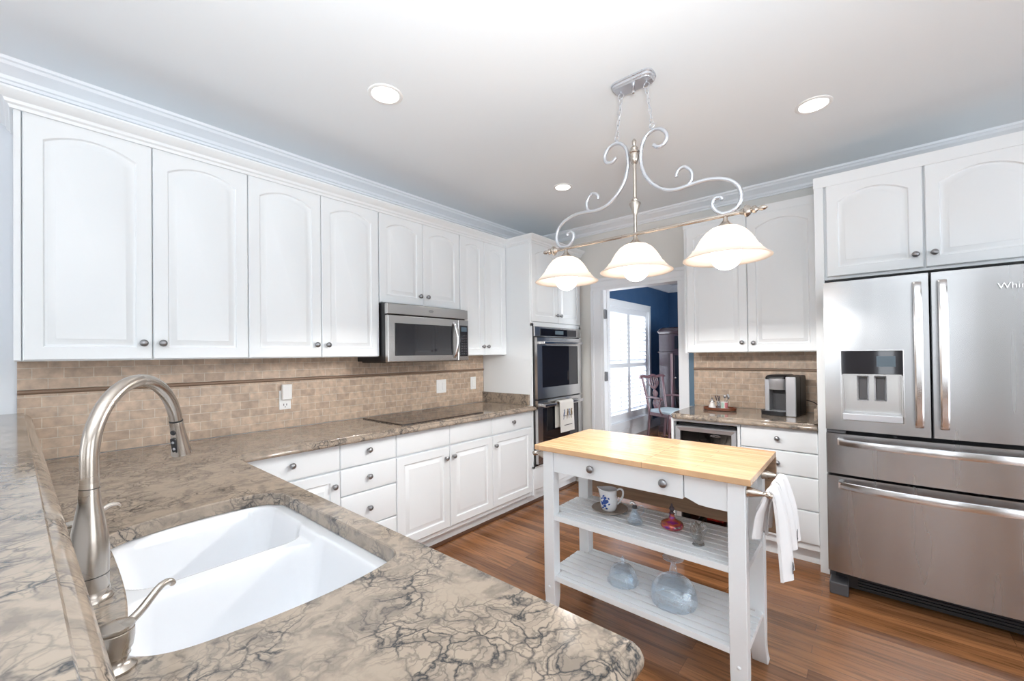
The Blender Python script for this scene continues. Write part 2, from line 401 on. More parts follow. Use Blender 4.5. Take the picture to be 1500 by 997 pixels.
# rear wall with two wide windows, right wall with two
def wall_with_holes(name, axis, a, b, u0, u1, holes, mat):
    m = MB(); us = sorted({u0, u1, *[h[0] for h in holes], *[h[1] for h in holes]})
    for p, q in zip(us, us[1:]):
        hs = [h for h in holes if h[0] <= p and q <= h[1]]
        segs = [(0, H)] if not hs else [(0, hs[0][2]), (hs[0][3], H)]
        for z0, z1 in segs:
            if z1-z0 < 1e-4: continue
            if axis == 'x': m.box(a, b, p, q, z0, z1)
            else: m.box(p, q, a, b, z0, z1)
    return struct(m.build(name, mat))
wall_with_holes('wall_back', 'x', -7.6, -7.48, -6.0, 0, [(-1.7, -.5, .45, 2.45), (-2.65, -2.35, .45, 2.45), (-3.35, -3.05, .45, 2.45), (-4.3, -3.75, .45, 2.45)], 'taupe')
wall_with_holes('wall_right', 'y', -6.2, -6.08, -7.6, .12, [(-6.8, -4.4, .1, 2.4), (-3.3, -1.1, .1, 2.4)], 'taupe')
def window_frame(name, axis, c, u0, u1, z0, z1, nm=3):
    m = MB(); t = .05
    def B(p, q, r, s):
        if axis == 'x': m.box(c-.03, c+.03, p, q, r, s)
        else: m.box(p, q, c-.03, c+.03, r, s)
    B(u0, u0+t, z0, z1); B(u1-t, u1, z0, z1); B(u0, u1, z0, z0+t); B(u0, u1, z1-t, z1)
    for i in range(1, nm):
        u = u0+(u1-u0)*i/nm; B(u-.03, u+.03, z0, z1)
    B(u0, u1, (z0+z1)/2-.02, (z0+z1)/2+.02)
    return struct(m.build(name, 'trim'))
window_frame('window_1', 'x', -7.54, -1.7, -.5, .45, 2.45, 2)
window_frame('window_2', 'x', -7.54, -2.65, -2.35, .45, 2.45, 1)
window_frame('window_7', 'x', -7.54, -3.35, -3.05, .45, 2.45, 1)
window_frame('window_6', 'x', -7.54, -4.3, -3.75, .45, 2.45, 1)
window_frame('window_3', 'y', -6.14, -6.8, -4.4, .1, 2.4)
window_frame('window_4', 'y', -6.14, -3.3, -1.1, .1, 2.4)
# crown moulding where walls meet ceiling
CR = [(0, 2.62), (.012, 2.62), (.014, 2.632), (.022, 2.636), (.028, 2.65), (.05, 2.665), (.075, 2.678), (.082, 2.69), (.092, 2.694), (.095, H), (0, H)]
struct(sweep(MB(), CR, [(-7.48, 0), (0, 0), (0, -6.08)]).build('trim_2', 'trim', smooth=30))
# door casing and jamb
dc = MB()
CP = [(0, 0), (.01, -.0), (.022, -.022), (.022, -.05), (.016, -.075), (.02, -.105), (.012, -.13), (0, -.13)]
def casing(side_y, sgn, z1):
    # stepped flat casing leg: out from wall is -x
    for (a, b, t) in ((0, .03, .016), (.03, .115, .02), (.115, .145, .028)):
        dc.box(-t, 0, side_y+sgn*a, side_y+sgn*b, 0, z1)
casing(-.883, 1, 2.03)
for (a, b, t) in ((0, .03, .016), (.03, .09, .02)): dc.box(-t, 0, -1.634-a, -1.634-b, 0, 2.03)
for (a, b, t, e) in ((0, .03, .016, 0), (.03, .09, .02, 0), (.09, .12, .03, .004)): dc.box(-t, 0, -.738+e, -1.724-e, 2.0305+a, 2.0305+b)
struct(dc.build('trim_3', 'trim', bev=.0015))
jb = MB(); jb.box(-.003, .124, -.883, -.8685, 0, 2.03); jb.box(-.003, .124, -1.6485, -1.634, 0, 2.03); jb.box(-.003, .124, -1.6485, -.8685, 2.0301, 2.0445)
jb.box(.05, .062, -.893, -.8831, 0, 2.029)
struct(jb.build('door_1', 'trim', bev=.002))
for z in (.30, 1.14, 1.78):
    h = MB(); h.box(-.012, .03, -.9, -.884, z-.045, z+.045); h.lathe([(.008, -.05), (.008, .05)], (-.012, -.897, z), seg=10)
    tag(h.build('door_hinge', 'pewter'), {.30: 'lowest pewter hinge on the left jamb of the doorway', 1.14: 'middle pewter hinge on the left jamb of the doorway', 1.78: 'top pewter hinge on the left jamb of the doorway'}[z], 'hinge')
bb = MB(); sweep(bb, [(0, 0), (.014, 0), (.014, .10), (.008, .125), (0, .13)], [(0, -.64), (0, -.738)])
struct(bb.build('baseboard_far', 'trim'))
# ---- dining room beyond the doorway
YW = .10
dwall = wall_with_holes('wall_dining_left', 'y', YW, YW+.15, .12, 4.6, [(1.95, 3.48, .27, 2.12)], 'navy')
struct(MB().box(4.55, 4.7, -6.2, YW, 0, H).build('wall_dining_far', 'navy'))
wall_with_holes('wall_dining_right', 'y', -3.7, -3.6, .12, 4.6, [(1.0, 2.4, .6, 2.2)], 'navy')
struct(MB().box(.12, .13, -6, -1.70, 0, H).build('wall_dining_near', 'navy'))
dcm = sweep(MB(), [(0, 2.585), (.02, 2.59), (.05, 2.63), (.10, 2.675), (.12, H), (0, H)], [(.12, YW), (4.55, YW), (4.55, -3.6)])
struct(dcm.build('trim_4', 'trim', smooth=30))
struct(sweep(MB(), [(0, 0), (.015, 0), (.015, .13), (.006, .15), (0, .15)], [(.12, YW), (4.55, YW), (4.55, -3.6)]).build('baseboard_dining', 'trim'))
wf = MB()
wf.box(1.93, 3.50, YW-.03, YW, 2.12, 2.215); wf.box(1.90, 3.53, YW-.045, YW, 2.205, 2.225)
wf.box(1.88, 1.95, YW-.03, YW+.1, .15, 2.215); wf.box(3.48, 3.55, YW-.03, YW+.1, .15, 2.215); wf.box(1.9, 3.55, YW-.035, YW, .15, .27)
wf.box(1.95, 1.965, YW, YW+.16, .27, 2.12); wf.box(3.465, 3.48, YW, YW+.16, .27, 2.12); wf.box(1.95, 3.48, YW, YW+.16, .25, .28); wf.box(1.95, 3.48, YW, YW+.12, 2.11, 2.13)
struct(wf.build('window_5', 'trim', bev=.003))
for i, (a, b) in enumerate(((1.966, 2.7145), (2.7155, 3.464))):
    t = thing('plantation_shutter', ['white louvered shutter panel on the left half of the dining room window', 'white louvered shutter panel on the right half of the dining room window'][i], 'shutter', ((a+b)/2, YW+.03, .28))
    hw = (b-a)/2; f = MB(); y0, y1 = -.015, .015
    f.box(-hw, -hw+.05, y0, y1, 0, 1.83); f.box(hw-.05, hw, y0, y1, 0, 1.83); f.box(-hw+.05, hw-.05, y0, y1, 0, .11); f.box(-hw+.05, hw-.05, y0, y1, 1.75, 1.83); f.box(-hw+.05, hw-.05, y0, y1, .86, .93)
    f.build('shutter_frame', 'trim', t)
    lv = MB()
    for z0, z1 in ((.11, .86), (.93, 1.75)):
        n = int((z1-z0)/.064)
        for k in range(n):
            zc = z0+(k+.5)*(z1-z0)/n; c, s = math.cos(1.02)*.034, -math.sin(1.02)*.034
            lv.prism([(-c, zc-s-.004), (c, zc+s-.004), (c, zc+s+.004), (-c, zc-s+.004)], 'x', -hw+.051, hw-.051)
    lv.build('louvers', 'louver', t)
    for z0, z1 in ((.16, .82), (.98, 1.7)):
        MB().box(-.006, .006, -.05, -.04, z0, z1).build('tilt_rod', 'trim', t)

# ------------------------------------------------------------------ cabinet parts
def knob(parent, x, z, y):
    m = MB(); m.lathe([(.009, 0), (.006, .004), (.005, .012), (.009, .016), (.0155, .019), (.0165, .024), (.013, .030), (.006, .033), (.0005, .034)], (x, y, z), (0, -1, 0), 16)
    return m.build('knob', 'pewter', parent, smooth=50)
def door_panel(parent, x0, x1, z0, z1, y, arch=.045, kn=None, name='door'):
    N_ = 14
    def loop(d, dep, a):
        xl, xr, zb, zt = x0+d, x1-d, z0+d, z1-d
        pts = [(xl, zb), (xr, zb)]
        for i in range(N_+1):
            t = i/N_; x = xr+(xl-xr)*t; u = 2*t-1
            pts.append((x, zt-a*(u*u if a else 0)))
        return [(px, y+dep, pz) for px, pz in pts]
    w_ = x1-x0; st = .055 if w_ > .25 else .042
    a = arch*min(1, w_/.4)
    L_ = [loop(0, .02, 0), loop(0, .004, 0), loop(.004, 0, 0), loop(st, 0, a), loop(st+.005, .008, a), loop(st+.012, .009, a), loop(st+.034, .002, a), loop(st+.037, .0006, a)]
    o = MB().loft(L_).build(name, 'cab', parent, smooth=25)
    if kn: knob(o, kn[0], kn[1], y)
    return o
def drawer(parent, x0, x1, z0, z1, y, kn=None, name='drawer'):
    def lp(d, dep): return [(x0+d, y+dep, z0+d), (x1-d, y+dep, z0+d), (x1-d, y+dep, z1-d), (x0+d, y+dep, z1-d)]
    o = MB().loft([lp(0, .02), lp(0, .006), lp(.003, .002), lp(.010, 0)]).build(name, 'cab', parent, smooth=20)
    for k in (kn or []): knob(o, k[0], k[1], y)
    return o
G = .0018
ZB, ZT = 1.372, 2.40
# upper cabinets on the cooktop wall (local: x = world x, front at y=-.346)
def upper(label, x0, x1, z0, z1, stile=0, depth=.326, arch=.045, kz=.08, kin=.035, group='upper cabinets on the cooktop wall'):
    t = thing('wall_cabinet', label, 'cabinet', ((x0+x1)/2, 0, z0), group=group); hw = (x1-x0)/2; h = z1-z0
    MB().box(-hw+.0005, hw-.0005, -depth+.02, -.012, 0, h).build('body', 'cab', t, bev=.001)
    if stile: MB().box(-hw, -hw+stile-G, -depth+.002, -depth+.02, .004, h).build('stile', 'cab', t, bev=.002)
    l = -hw+stile; mid = (l+hw)/2
    door_panel(t, l+G, mid-G, .004, h-.002, -depth, arch, (mid-kin, kz))
    door_panel(t, mid+G, hw-G, .004, h-.002, -depth, arch, (mid+kin, kz))
    return t
upper('wide white two-door wall cabinet at the left end, nearest the faucet', -3.88, -3.05, ZB, ZT, .022)
upper('white two-door wall cabinet just left of the microwave', -3.05, -2.242, ZB, ZT)
upper('short white two-door wall cabinet above the microwave', -2.239, -1.481, 1.755, ZT, kz=.075)
upper('narrow white two-door wall cabinet between microwave and oven tower', -1.478, -.894, ZB, ZT, arch=.035, kin=.03)
# oven tower
t = thing('oven_cabinet', 'tall white cabinet housing the double wall oven', 'cabinet', (-.47, 0, 0)); x0, x1 = -.422, .42
b_ = MB(); b_.box(x0, x0+.02, -.61, -.012, .10, ZT); b_.box(x1-.02, x1, -.61, -.012, .10, ZT)
b_.box(x0+.02, x1-.02, -.609, -.013, 1.64, ZT-.001); b_.box(x0+.02, x1-.02, -.60, -.02, .101, .355); b_.box(x0, x1, -.545, -.02, 0, .0995)
b_.build('body', 'cab', t, bev=.001)
ff = MB(); ff.box(x0, x0+.028, -.628, -.61, .10, 1.66); ff.box(x1-.036, x1, -.628, -.61, .10, 1.66); ff.box(x0, x1, -.628, -.61, 1.63, 1.672); ff.box(x0, x1, -.628, -.61, .34, .362)
ff.build('face_frame', 'cab', t, bev=.0015)
door_panel(t, x0+.006, -.002, 1.676, ZT-.002, -.63, .045, (-.035, 1.75)); door_panel(t, .002, x1-.006, 1.676, ZT-.002, -.63, .045, (.035, 1.75))
drawer(t, x0+.006, x1-.006, .145, .338, -.63, None, 'lower_panel')
# crown on top of the cabinets
KC = [(0, 0), (.008, 0), (.012, .012), (.020, .018), (.024, .03), (.04, .04), (.052, .052), (.056, .058), (.056, .066), (0, .066)]
KC = [(o, z+ZT-.01) for o, z in KC]
o = sweep(MB(), KC, [(-3.882, -.02), (-3.882, -.330), (-.894, -.330), (-.894, -.634), (-.046, -.634)]).build('crown_molding', 'cab', smooth=30)
tag(o, 'white stepped crown molding capping the cabinets of the cooktop wall and oven tower', 'molding')

# base cabinets on the cooktop wall
def base_cab(label, x0, x1, fronts, group='base cabinets on the cooktop wall'):
    t = thing('base_cabinet', label, 'cabinet', ((x0+x1)/2, 0, 0), group=group); hw = (x1-x0)/2
    c = MB(); c.box(-hw+.0005, hw-.0005, -.599, -.012, .10, .874); c.box(-hw+.0005, hw-.0005, -.545, -.02, 0, .10); c.build('body', 'cab', t, bev=.001)
    for f in fronts:
        a, b, z0, z1, kind, kn = f
        (door_panel if kind == 'door' else drawer)(t, a-(x0+x1)/2+G, b-(x0+x1)/2-G, z0+G, z1-G, -.619, *( (0,) if kind == 'door' else ()), **({'kn': (kn[0]-(x0+x1)/2, kn[1]) if kind == 'door' else [(k[0]-(x0+x1)/2, k[1]) for k in (kn or [])]} if kn else {}))
    return t
b1, b2, b3, b4, xe = -2.681, -2.308, -1.860, -1.410, -.894
base_cab('white corner base cabinet whose door is cut off by the peninsula', -3.18, b1, [(-3.17, b1, .725, .872, 'drawer', [(-2.947, .807)]), (-3.17, b1, .12, .72, 'door', (-2.72, .64))])
base_cab('white base cabinet with a stack of four drawers', b1, b2, [(b1, b2, .725, .872, 'drawer', [(-2.505, .81)]), (b1, b2, .565, .722, 'drawer', [(-2.505, .651)]), (b1, b2, .355, .562, 'drawer', [(-2.505, .462)]), (b1, b2, .12, .352, 'drawer', [(-2.505, .25)])])
base_cab('white two-door base cabinet under the cooktop', b2, b4, [(b2, b3, .725, .872, 'drawer', None), (b3, b4, .725, .872, 'drawer', None), (b2, b3, .135, .718, 'door', (-1.902, .64)), (b3, b4, .135, .718, 'door', (-1.831, .643))])
base_cab('white base cabinet beside the oven tower with one drawer over one door', b4, xe, [(b4, xe, .725, .872, 'drawer', [(-1.16, .802)]), (b4, xe, .135, .718, 'door', (-1.381, .638))])
s = MB(); sweep(s, [(0, 0), (.018, 0), (.018, .006), (.012, .016), (0, .02)], [(-3.18, -.546), (-.05, -.546), (-.05, -.55)])
tag(s.build('shoe_molding', 'shoe'), 'dark stained shoe molding along the toe kick of the cooktop wall', 'molding')
# peninsula base, its inside face toward the kitchen
t = thing('peninsula_cabinet', 'white base cabinet under the sink peninsula', 'cabinet', (-3.84, -1.65, 0), PI/2)
# local x -> world y ; local -y -> world +x
c = MB(); c.box(-.98, 1.63, -.60, 0, .10, .66); c.box(-.98, 1.63, -.54, 0, 0, .10); c.box(-.98, -.88, -.60, 0, .66, .874); c.box(-.98, 1.63, -.60, -.58, .66, .874)
c.box(.5, 1.63, -.58, 0, .66, .874); c.box(-.98, 1.63, -.02, .0, .66, .874)
c.build('body', 'cab', t, bev=.001)
for i in range(4):
    a = -.97+i*.49; door_panel(t, a+.002, a+.488, .135, .718, -.62, 0, (a+.45 if i % 2 == 0 else a+.04, .64)); drawer(t, a+.002, a+.488, .725, .872, -.62)

# ------------------------------------------------------------------ countertops
EDGE = [(.024, .914), (.0225, .9115), (.022, .909), (.012, .905), (.004, .897), (0, .888), (.001, .880), (.004, .876), (.03, .875)]
R = .03
outer = [(-3.842, -.011), (-3.842, -2.0), (-3.842, -2.662)]
outer += [(-3.195-R+R*math.cos(a), -2.662+R+R*math.sin(a)) for a in [(-PI/2)+PI/2*i/8 for i in range(9)]]
outer += [(-3.195, -.69), (-3.175, -.67), (-.888, -.67), (-.888, -.011)]
hole = [(-3.713,-1.439),(-3.714,-1.561),(-3.716,-1.70),(-3.721,-1.82),(-3.731,-1.92),(-3.745,-1.99),(-3.743,-2.046),(-3.70,-2.088),(-3.624,-2.108),(-3.5,-2.120),(-3.39,-2.116),(-3.308,-2.098),(-3.283,-2.068),(-3.279,-2.0),(-3.280,-1.75),(-3.282,-1.45),(-3.300,-1.39),(-3.345,-1.352),(-3.485,-1.34),(-3.62,-1.361),(-3.69,-1.392)]
hole = [(v.x, v.y) for v in smoothpts([(x, y, 0) for x, y in hole], 4, True)]
cnt = slab_with_edge('countertop', outer, [hole], EDGE, 'stone')
tag(cnt, 'L-shaped veined brown quartz countertop holding the sink and cooktop', 'countertop')
o = MB().box(-.914, -.894, -.60, -.012, .915, 1.012).build('side_splash', 'stone', bev=.002)
tag(o, 'short stone side splash against the oven tower', 'backsplash')
BE = [(.025, 1.14), (.0235, 1.136), (.022, 1.132), (.014, 1.128), (.005, 1.118), (0, 1.108), (.002, 1.100), (.03, 1.098)]
bar = [(-4.30, -.004), (-4.30, -2.62), (-3.84, -2.62)] + [(-3.800-.05+.05*math.cos(a), -2.62+.05+.05*math.sin(a)) for a in [(-PI/2)+PI/2*i/6 for i in range(7)]] + [(-3.829, -.004)]
bar = [(-4.30, -.004), (-4.30, -2.66), (-3.86, -2.66), (-3.813, -2.64), (-3.798, -2.60), (-3.829, -.004)]
o = slab_with_edge('bar_top', bar, [], BE, 'stone'); tag(o, 'raised stone bar ledge running along the left edge beside the faucet', 'countertop')
kw = MB().box(-4.0, -3.845, -2.60, -.002, 0, 1.097).build('knee_wall', 'wallwhite'); tag(kw, 'low white wall carrying the raised bar ledge', 'wall')
# backsplash
bs = MB(); bs.k = 0; bs.box(-3.873, -.895, -.011, -.001, .914, 1.2195); bs.k = 1; bs.box(-3.873, -.895, -.011, -.001, 1.2415, 1.50)
bs.box(-2.24, -1.48, -.011, -.001, 1.4, 1.80)
t = bs.build('tile_backsplash', ['tile_a', 'tile_a2']); tag(t, 'travertine brick tile backsplash along the cooktop wall', 'backsplash')
MB().tube([(-3.873, -.011, 1.2305), (-.895, -.011, 1.2305)], .0105, 10).build('pencil_trim', 'pencil', t, smooth=40)
bs = MB(); bs.k = 0; bs.box(-.011, -.001, -2.70, -1.766, .914, 1.2195); bs.k = 1; bs.box(-.011, -.001, -2.70, -1.766, 1.2415, 1.40)
t = bs.build('tile_backsplash', ['tile_b', 'tile_b2']); tag(t, 'travertine brick tile backsplash behind the coffee maker', 'backsplash')
MB().tube([(-.011, -2.70, 1.2305), (-.011, -1.766, 1.2305)], .0105, 10).build('pencil_trim', 'pencil', t, smooth=40)

# ------------------------------------------------------------------ sink
def sdf_rr(x, y, x0, x1, y0, y1, r):
    cx, cy = (x0+x1)/2, (y0+y1)/2; qx = abs(x-cx)-(x1-x0)/2+r; qy = abs(y-cy)-(y1-y0)/2+r
    return math.hypot(max(qx, 0), max(qy, 0))+min(max(qx, qy), 0)-r
sk = MB(); nx, ny = 130, 180; X0, X1, Y0, Y1 = -3.775, -3.245, -2.15, -1.31
def ss(t): t = min(max(t, 0), 1); return t*t*(3-2*t)
vs = []
for j in range(ny+1):
    for i in range(nx+1):
        x = X0+(X1-X0)*i/nx; y = Y0+(Y1-Y0)*j/ny
        d1 = sdf_rr(x, y, -3.735, -3.312, -2.105, -1.716, .07); d2 = sdf_rr(x, y, -3.705, -3.312, -1.672, -1.358, .07)
        z = .873
        dv = sdf_rr(x, y, -3.735, -3.312, -2.105, -1.358, .07)
        z -= .022*ss(-dv/.02)
        d = min(d1, d2); k = ss((-d+.004)/.045); z -= .165*k+.012*min(max(-d, 0)/.2, 1)
        vs.append((x, y, z))
fs = [(j*(nx+1)+i, j*(nx+1)+i+1, (j+1)*(nx+1)+i+1, (j+1)*(nx+1)+i) for j in range(ny) for i in range(nx)]
sk.add(vs, fs)
t = thing('kitchen_sink', 'white double-bowl undermount sink in the peninsula', 'sink', (0, 0, 0))
sk.build('basin', 'porcelain', t, smooth=80)
for (x, y) in ((-3.52, -1.91), (-3.52, -1.515)):
    MB().lathe([(.045, 0), (.045, .003), (.036, .005), (.03, .001), (.001, 0)], (x, y, .675), seg=24).build('drain', 'chrome', t, smooth=40)

# faucet
t = thing('kitchen_faucet', 'tall brushed nickel gooseneck faucet at the sink', 'faucet', (-3.769, -1.787, .914))
ang = math.atan2(.79, .61); ux, uy = math.cos(ang), math.sin(ang)
MB().lathe([(.034, 0), (.034, .005), (.031, .009), (.0295, .012), (.029, .02)], seg=32).build('base_plate', 'nickel', t, smooth=50)
MB().lathe([(.0275, .018), (.0275, .045), (.0278, .050), (.0285, .08), (.0280, .105), (.0255, .135), (.0205, .165), (.0165, .19), (.0147, .225)], seg=32).build('body', 'nickel', t, smooth=50)
MB().lathe([(.0283, .048), (.0283, .0495), (.0275, .0495)], seg=32).build('seam_ring', 'black', t)
MB().lathe([(.0155, .214), (.0155, .2155), (.014, .2155)], seg=32).build('seam_ring', 'black', t)
Rr = .143; zc = .271; pts = [(0, 0, .215), (0, 0, .25)]
for i in range(25):
    a = PI-(PI*1.0)*i/24*.93; pts.append((ux*(Rr+Rr*math.cos(a)), uy*(Rr+Rr*math.cos(a)), zc+Rr*math.sin(a)))
MB().tube(pts, .0142, 20).build('spout', 'nickel', t, smooth=50)
e = Vector(pts[-1]); d = (Vector(pts[-1])-Vector(pts[-2])).normalized()
h = MB(); h.lathe([(.0142, 0), (.0150, .004), (.0152, .02), (.0165, .04), (.0195, .07), (.0225, .088), (.0225, .094), (.017, .096)], e, d, 28); hd = h.build('spray_head', 'nickel', t, smooth=50)
MB().lathe([(.0147, -.002), (.0151, 0), (.0147, .002)], e, d, 24).build('seam_ring', 'black', hd)
cam_side = Vector((-.25, -.97, 0)); cam_side = (cam_side-d*cam_side.dot(d)).normalized()
cs = (cam_side*.55+Vector((-.83, .0, 0))*.6); cs = (cs-d*cs.dot(d)).normalized(); tw = d.cross(cs)
bt = MB(); c0 = e+d*.028+cs*.0150; bt.lathe([(.0065, -.003), (.0065, .002), (.004, .003)], c0, cs, 16)
pad = []
for zz in (.042, .082):
    pass
c1 = e+d*.062+cs*.0180
L_ = [[c1+d*a+tw*b+cs*k for a, b in rrect(-.02, .02, -.0065, .0065, .004, 4)] for k in (-.004, .003)]
bt.loft(L_); bt.build('spray_button', 'black', hd, smooth=40)
bt2 = MB()
for a in (-.009, .009): bt2.lathe([(.0035, 0), (.003, .0015), (.001, .002)], c1+d*a+cs*.003, cs, 10)
bt2.build('button_mark', 'silver', hd)
lv = MB(); lv.tube([(.0, -.03, .10), (.01, -.035, .115)], .008, 10)
# soap dispensers
def dispenser(label, x, y, a):
    t = thing('soap_dispenser', label, 'soap dispenser', (x, y, .914), a)
    MB().lathe([(.024, 0), (.024, .004), (.019, .008), (.015, .012), (.0145, .018), (.017, .022)], seg=28).build('collar', 'nickel', t, smooth=45)
    MB().lathe([(.0165, .022), (.0165, .027), (.0195, .032), (.0215, .045), (.0215, .058), (.019, .060)], seg=28).build('pump_body', 'nickel', t, smooth=45)
    MB().lathe([(.0205, .060), (.022, .062), (.0215, .066), (.012, .069), (.0005, .070)], seg=28).build('cap', 'nickel', t, smooth=45)
    p = smoothpts([(.015, 0, .058), (.035, 0, .066), (.055, 0, .080), (.070, 0, .0885), (.083, 0, .087), (.089, 0, .080)], 5)
    n = len(p); MB().tube(p, [.0068-.0022*i/n for i in range(n)], 12).build('spout', 'nickel', t, smooth=50)
    return t
dispenser('nickel soap dispenser in front, nearest the camera beside the faucet', -3.762, -2.075, math.radians(32))
dispenser('nickel soap dispenser mostly hidden behind the faucet body', -3.778, -1.45, math.radians(5))

# ------------------------------------------------------------------ cooktop, microwave, outlets
t = thing('cooktop', 'flat black glass cooktop set into the counter', 'cooktop', (-1.86, -.335, .9145))
f = MB(); L_ = [[(x, y, z) for x, y in rrect(-.38+d, .38-d, -.255+d, .255-d, .012, 4)] for d, z in ((0, 0), (0, .005), (.003, .008))]; f.loft(L_); f.build('glass_surface', 'cooktop', t, smooth=30)
rg = MB()
for (x, y, r) in ((-.22, -.11, .10), (-.22, .13, .075), (.2, -.11, .085), (.2, .12, .11), (0, .02, .06)):
    rg.lathe([(r, 0), (r, .0006), (r-.002, .0006), (r-.002, 0)], (x, y, .0078), seg=40, cap=False)
rg.build('burner_marks', 'darkgrey', t)

t = thing('microwave', 'stainless over-the-range microwave under the short cabinet', 'microwave', (-1.86, 0, 1.333)); hw = .379
MB().box(-hw+.004, hw-.004, -.385, -.012, .004, .418).build('body', 'black', t, bev=.002)
MB().box(-hw, hw, -.418, -.385, .338, .412).build('vent_panel', 'steel', t, bev=.004)
d_ = MB(); d_.box(-hw, .262, -.425, -.387, .0, .33); dd = d_.build('door', 'steel', t, bev=.006)
MB().box(-hw+.055, .205, -.4275, -.42, .045, .275).build('window', 'blackglass', dd, bev=.0015)
hp = smoothpts([(.222, -.424, .305), (.226, -.445, .27), (.232, -.462, .20), (.232, -.464, .14), (.226, -.448, .06), (.222, -.424, .025)], 5)
MB().tube(hp, .014, 12, flat=.5, flatdir=(0, 1, 0)).build('handle', 'steel_b', dd, smooth=50)
cp = MB().box(.265, hw, -.424, -.387, .0, .33).build('control_panel', 'steel', t, bev=.005)
MB().box(.285, hw-.012, -.4265, -.42, .035, .285).build('keypad', 'blackglass', cp, bev=.001)
MB().box(.297, hw-.022, -.4275, -.4262, .235, .27).build('display', 'display', cp)
ky = MB()
for r in range(8):
    for q in range(3): ky.box(.298+q*.022, .298+q*.022+.012, -.4272, -.4262, .05+r*.021, .05+r*.021+.009)
ky.build('keys', 'darkgrey', cp)
lg = MB(); lg.tube([(0+.02*math.cos(a), -.4185, .378+.008*math.sin(a)) for a in [2*PI*i/20 for i in range(21)]], .001, 6); lg.box(-.012, .012, -.4192, -.418, .376, .379); lg.build('badge', 'darkgrey', t)
MB().box(-hw+.02, hw-.03, -.36, -.05, -.004, .006).build('grease_filter', 'black', t)

t = thing('wall_outlet', 'white outlet with a plug-in device hanging from its top socket', 'outlet', (-2.748, -.011, 1.105))
MB().box(-.036, .036, -.006, 0, -.070, .055).build('cover_plate', 'plastic', t, bev=.003)
MB().box(-.026, .034, -.034, -.006, -.006, .095).build('plug_in_device', 'plastic', t, bev=.006)
s_ = MB(); s_.box(-.011, -.007, -.0068, -.005, -.045, -.032); s_.box(.007, .011, -.0068, -.005, -.045, -.032); s_.lathe([(.003, 0), (.003, .001)], (0, -.006, -.054), (0, -1, 0), 10); s_.build('socket_slots', 'darkgrey', t)
t = thing('light_switch', 'white double switch plate right of the cooktop center', 'switch', (-1.435, -.011, 1.10))
MB().box(-.055, .055, -.006, 0, -.06, .06).build('cover_plate', 'plastic', t, bev=.003)
MB().box(-.042, -.010, -.009, -.005, -.033, .033).build('rocker', 'plastic', t, bev=.002); MB().box(.010, .042, -.009, -.005, -.033, .033).build('rocker', 'plastic', t, bev=.002)
t = thing('light_switch', 'narrow white single switch plate nearest the oven tower', 'switch', (-1.04, -.011, 1.105))
MB().box(-.036, .036, -.006, 0, -.06, .06).build('cover_plate', 'plastic', t, bev=.003); MB().box(-.016, .016, -.009, -.005, -.033, .033).build('rocker', 'plastic', t, bev=.002)

# ------------------------------------------------------------------ double oven
t = thing('double_oven', 'stainless double wall oven with black glass doors', 'oven', (-.495, -.63, .365)); hw = .388
MB().box(-hw+.01, hw-.01, 0.003, .5, .0, 1.262).build('body', 'black', t)
MB().box(-hw, hw, -.012, .003, -.004, 1.268).build('trim_frame', 'black', t, bev=.002)
cp = MB(); cp.box(-hw, hw, -.026, -.010, 1.175, 1.266); cpo = cp.build('control_panel', 'steel', t, bev=.003)
MB().box(-.305, .31, -.029, -.024, 1.182, 1.250).build('control_glass', 'blackglass', cpo, bev=.001)
MB().box(-.07, .07, -.0300, -.0288, 1.20, 1.235).build('display', 'display', cpo)
def oven_door(z0, z1):
    d_ = MB(); y0, y1 = -.045, -.012
    d_.box(-hw+.008, -.305, y0, y1, z0, z1); d_.box(.305, hw-.002, y0, y1, z0, z1); d_.box(-.305, .305, y0, y1, z1-.075, z1); d_.box(-.305, .305, y0, y1, z0, z0+.10)
    o = d_.build('door', 'steel', t)
    MB().box(-.305, .305, y0+.006, y1, z0+.10, z1-.075).build('door_glass', 'blackglass', o)
    MB().box(-.335, .335, -.095, -.075, z1-.062, z1-.034).build('handle', 'steel_b', o, bev=.006, seg=3)
    p = MB(); p.box(-.325, -.30, -.08, -.044, z1-.06, z1-.036); p.box(.30, .325, -.08, -.044, z1-.06, z1-.036); p.build('handle_post', 'steel_b', o, bev=.003)
    return o
oven_door(.605, 1.165); oven_door(.02, .592)
rk = MB()
for z in (.75, .87, .98):
    for k in range(9): rk.tube([(-.27+k*.067, .06, z), (-.27+k*.067, .4, z)], .002, 6)
    rk.tube([(-.28, .06, z), (.28, .06, z)], .003, 6)
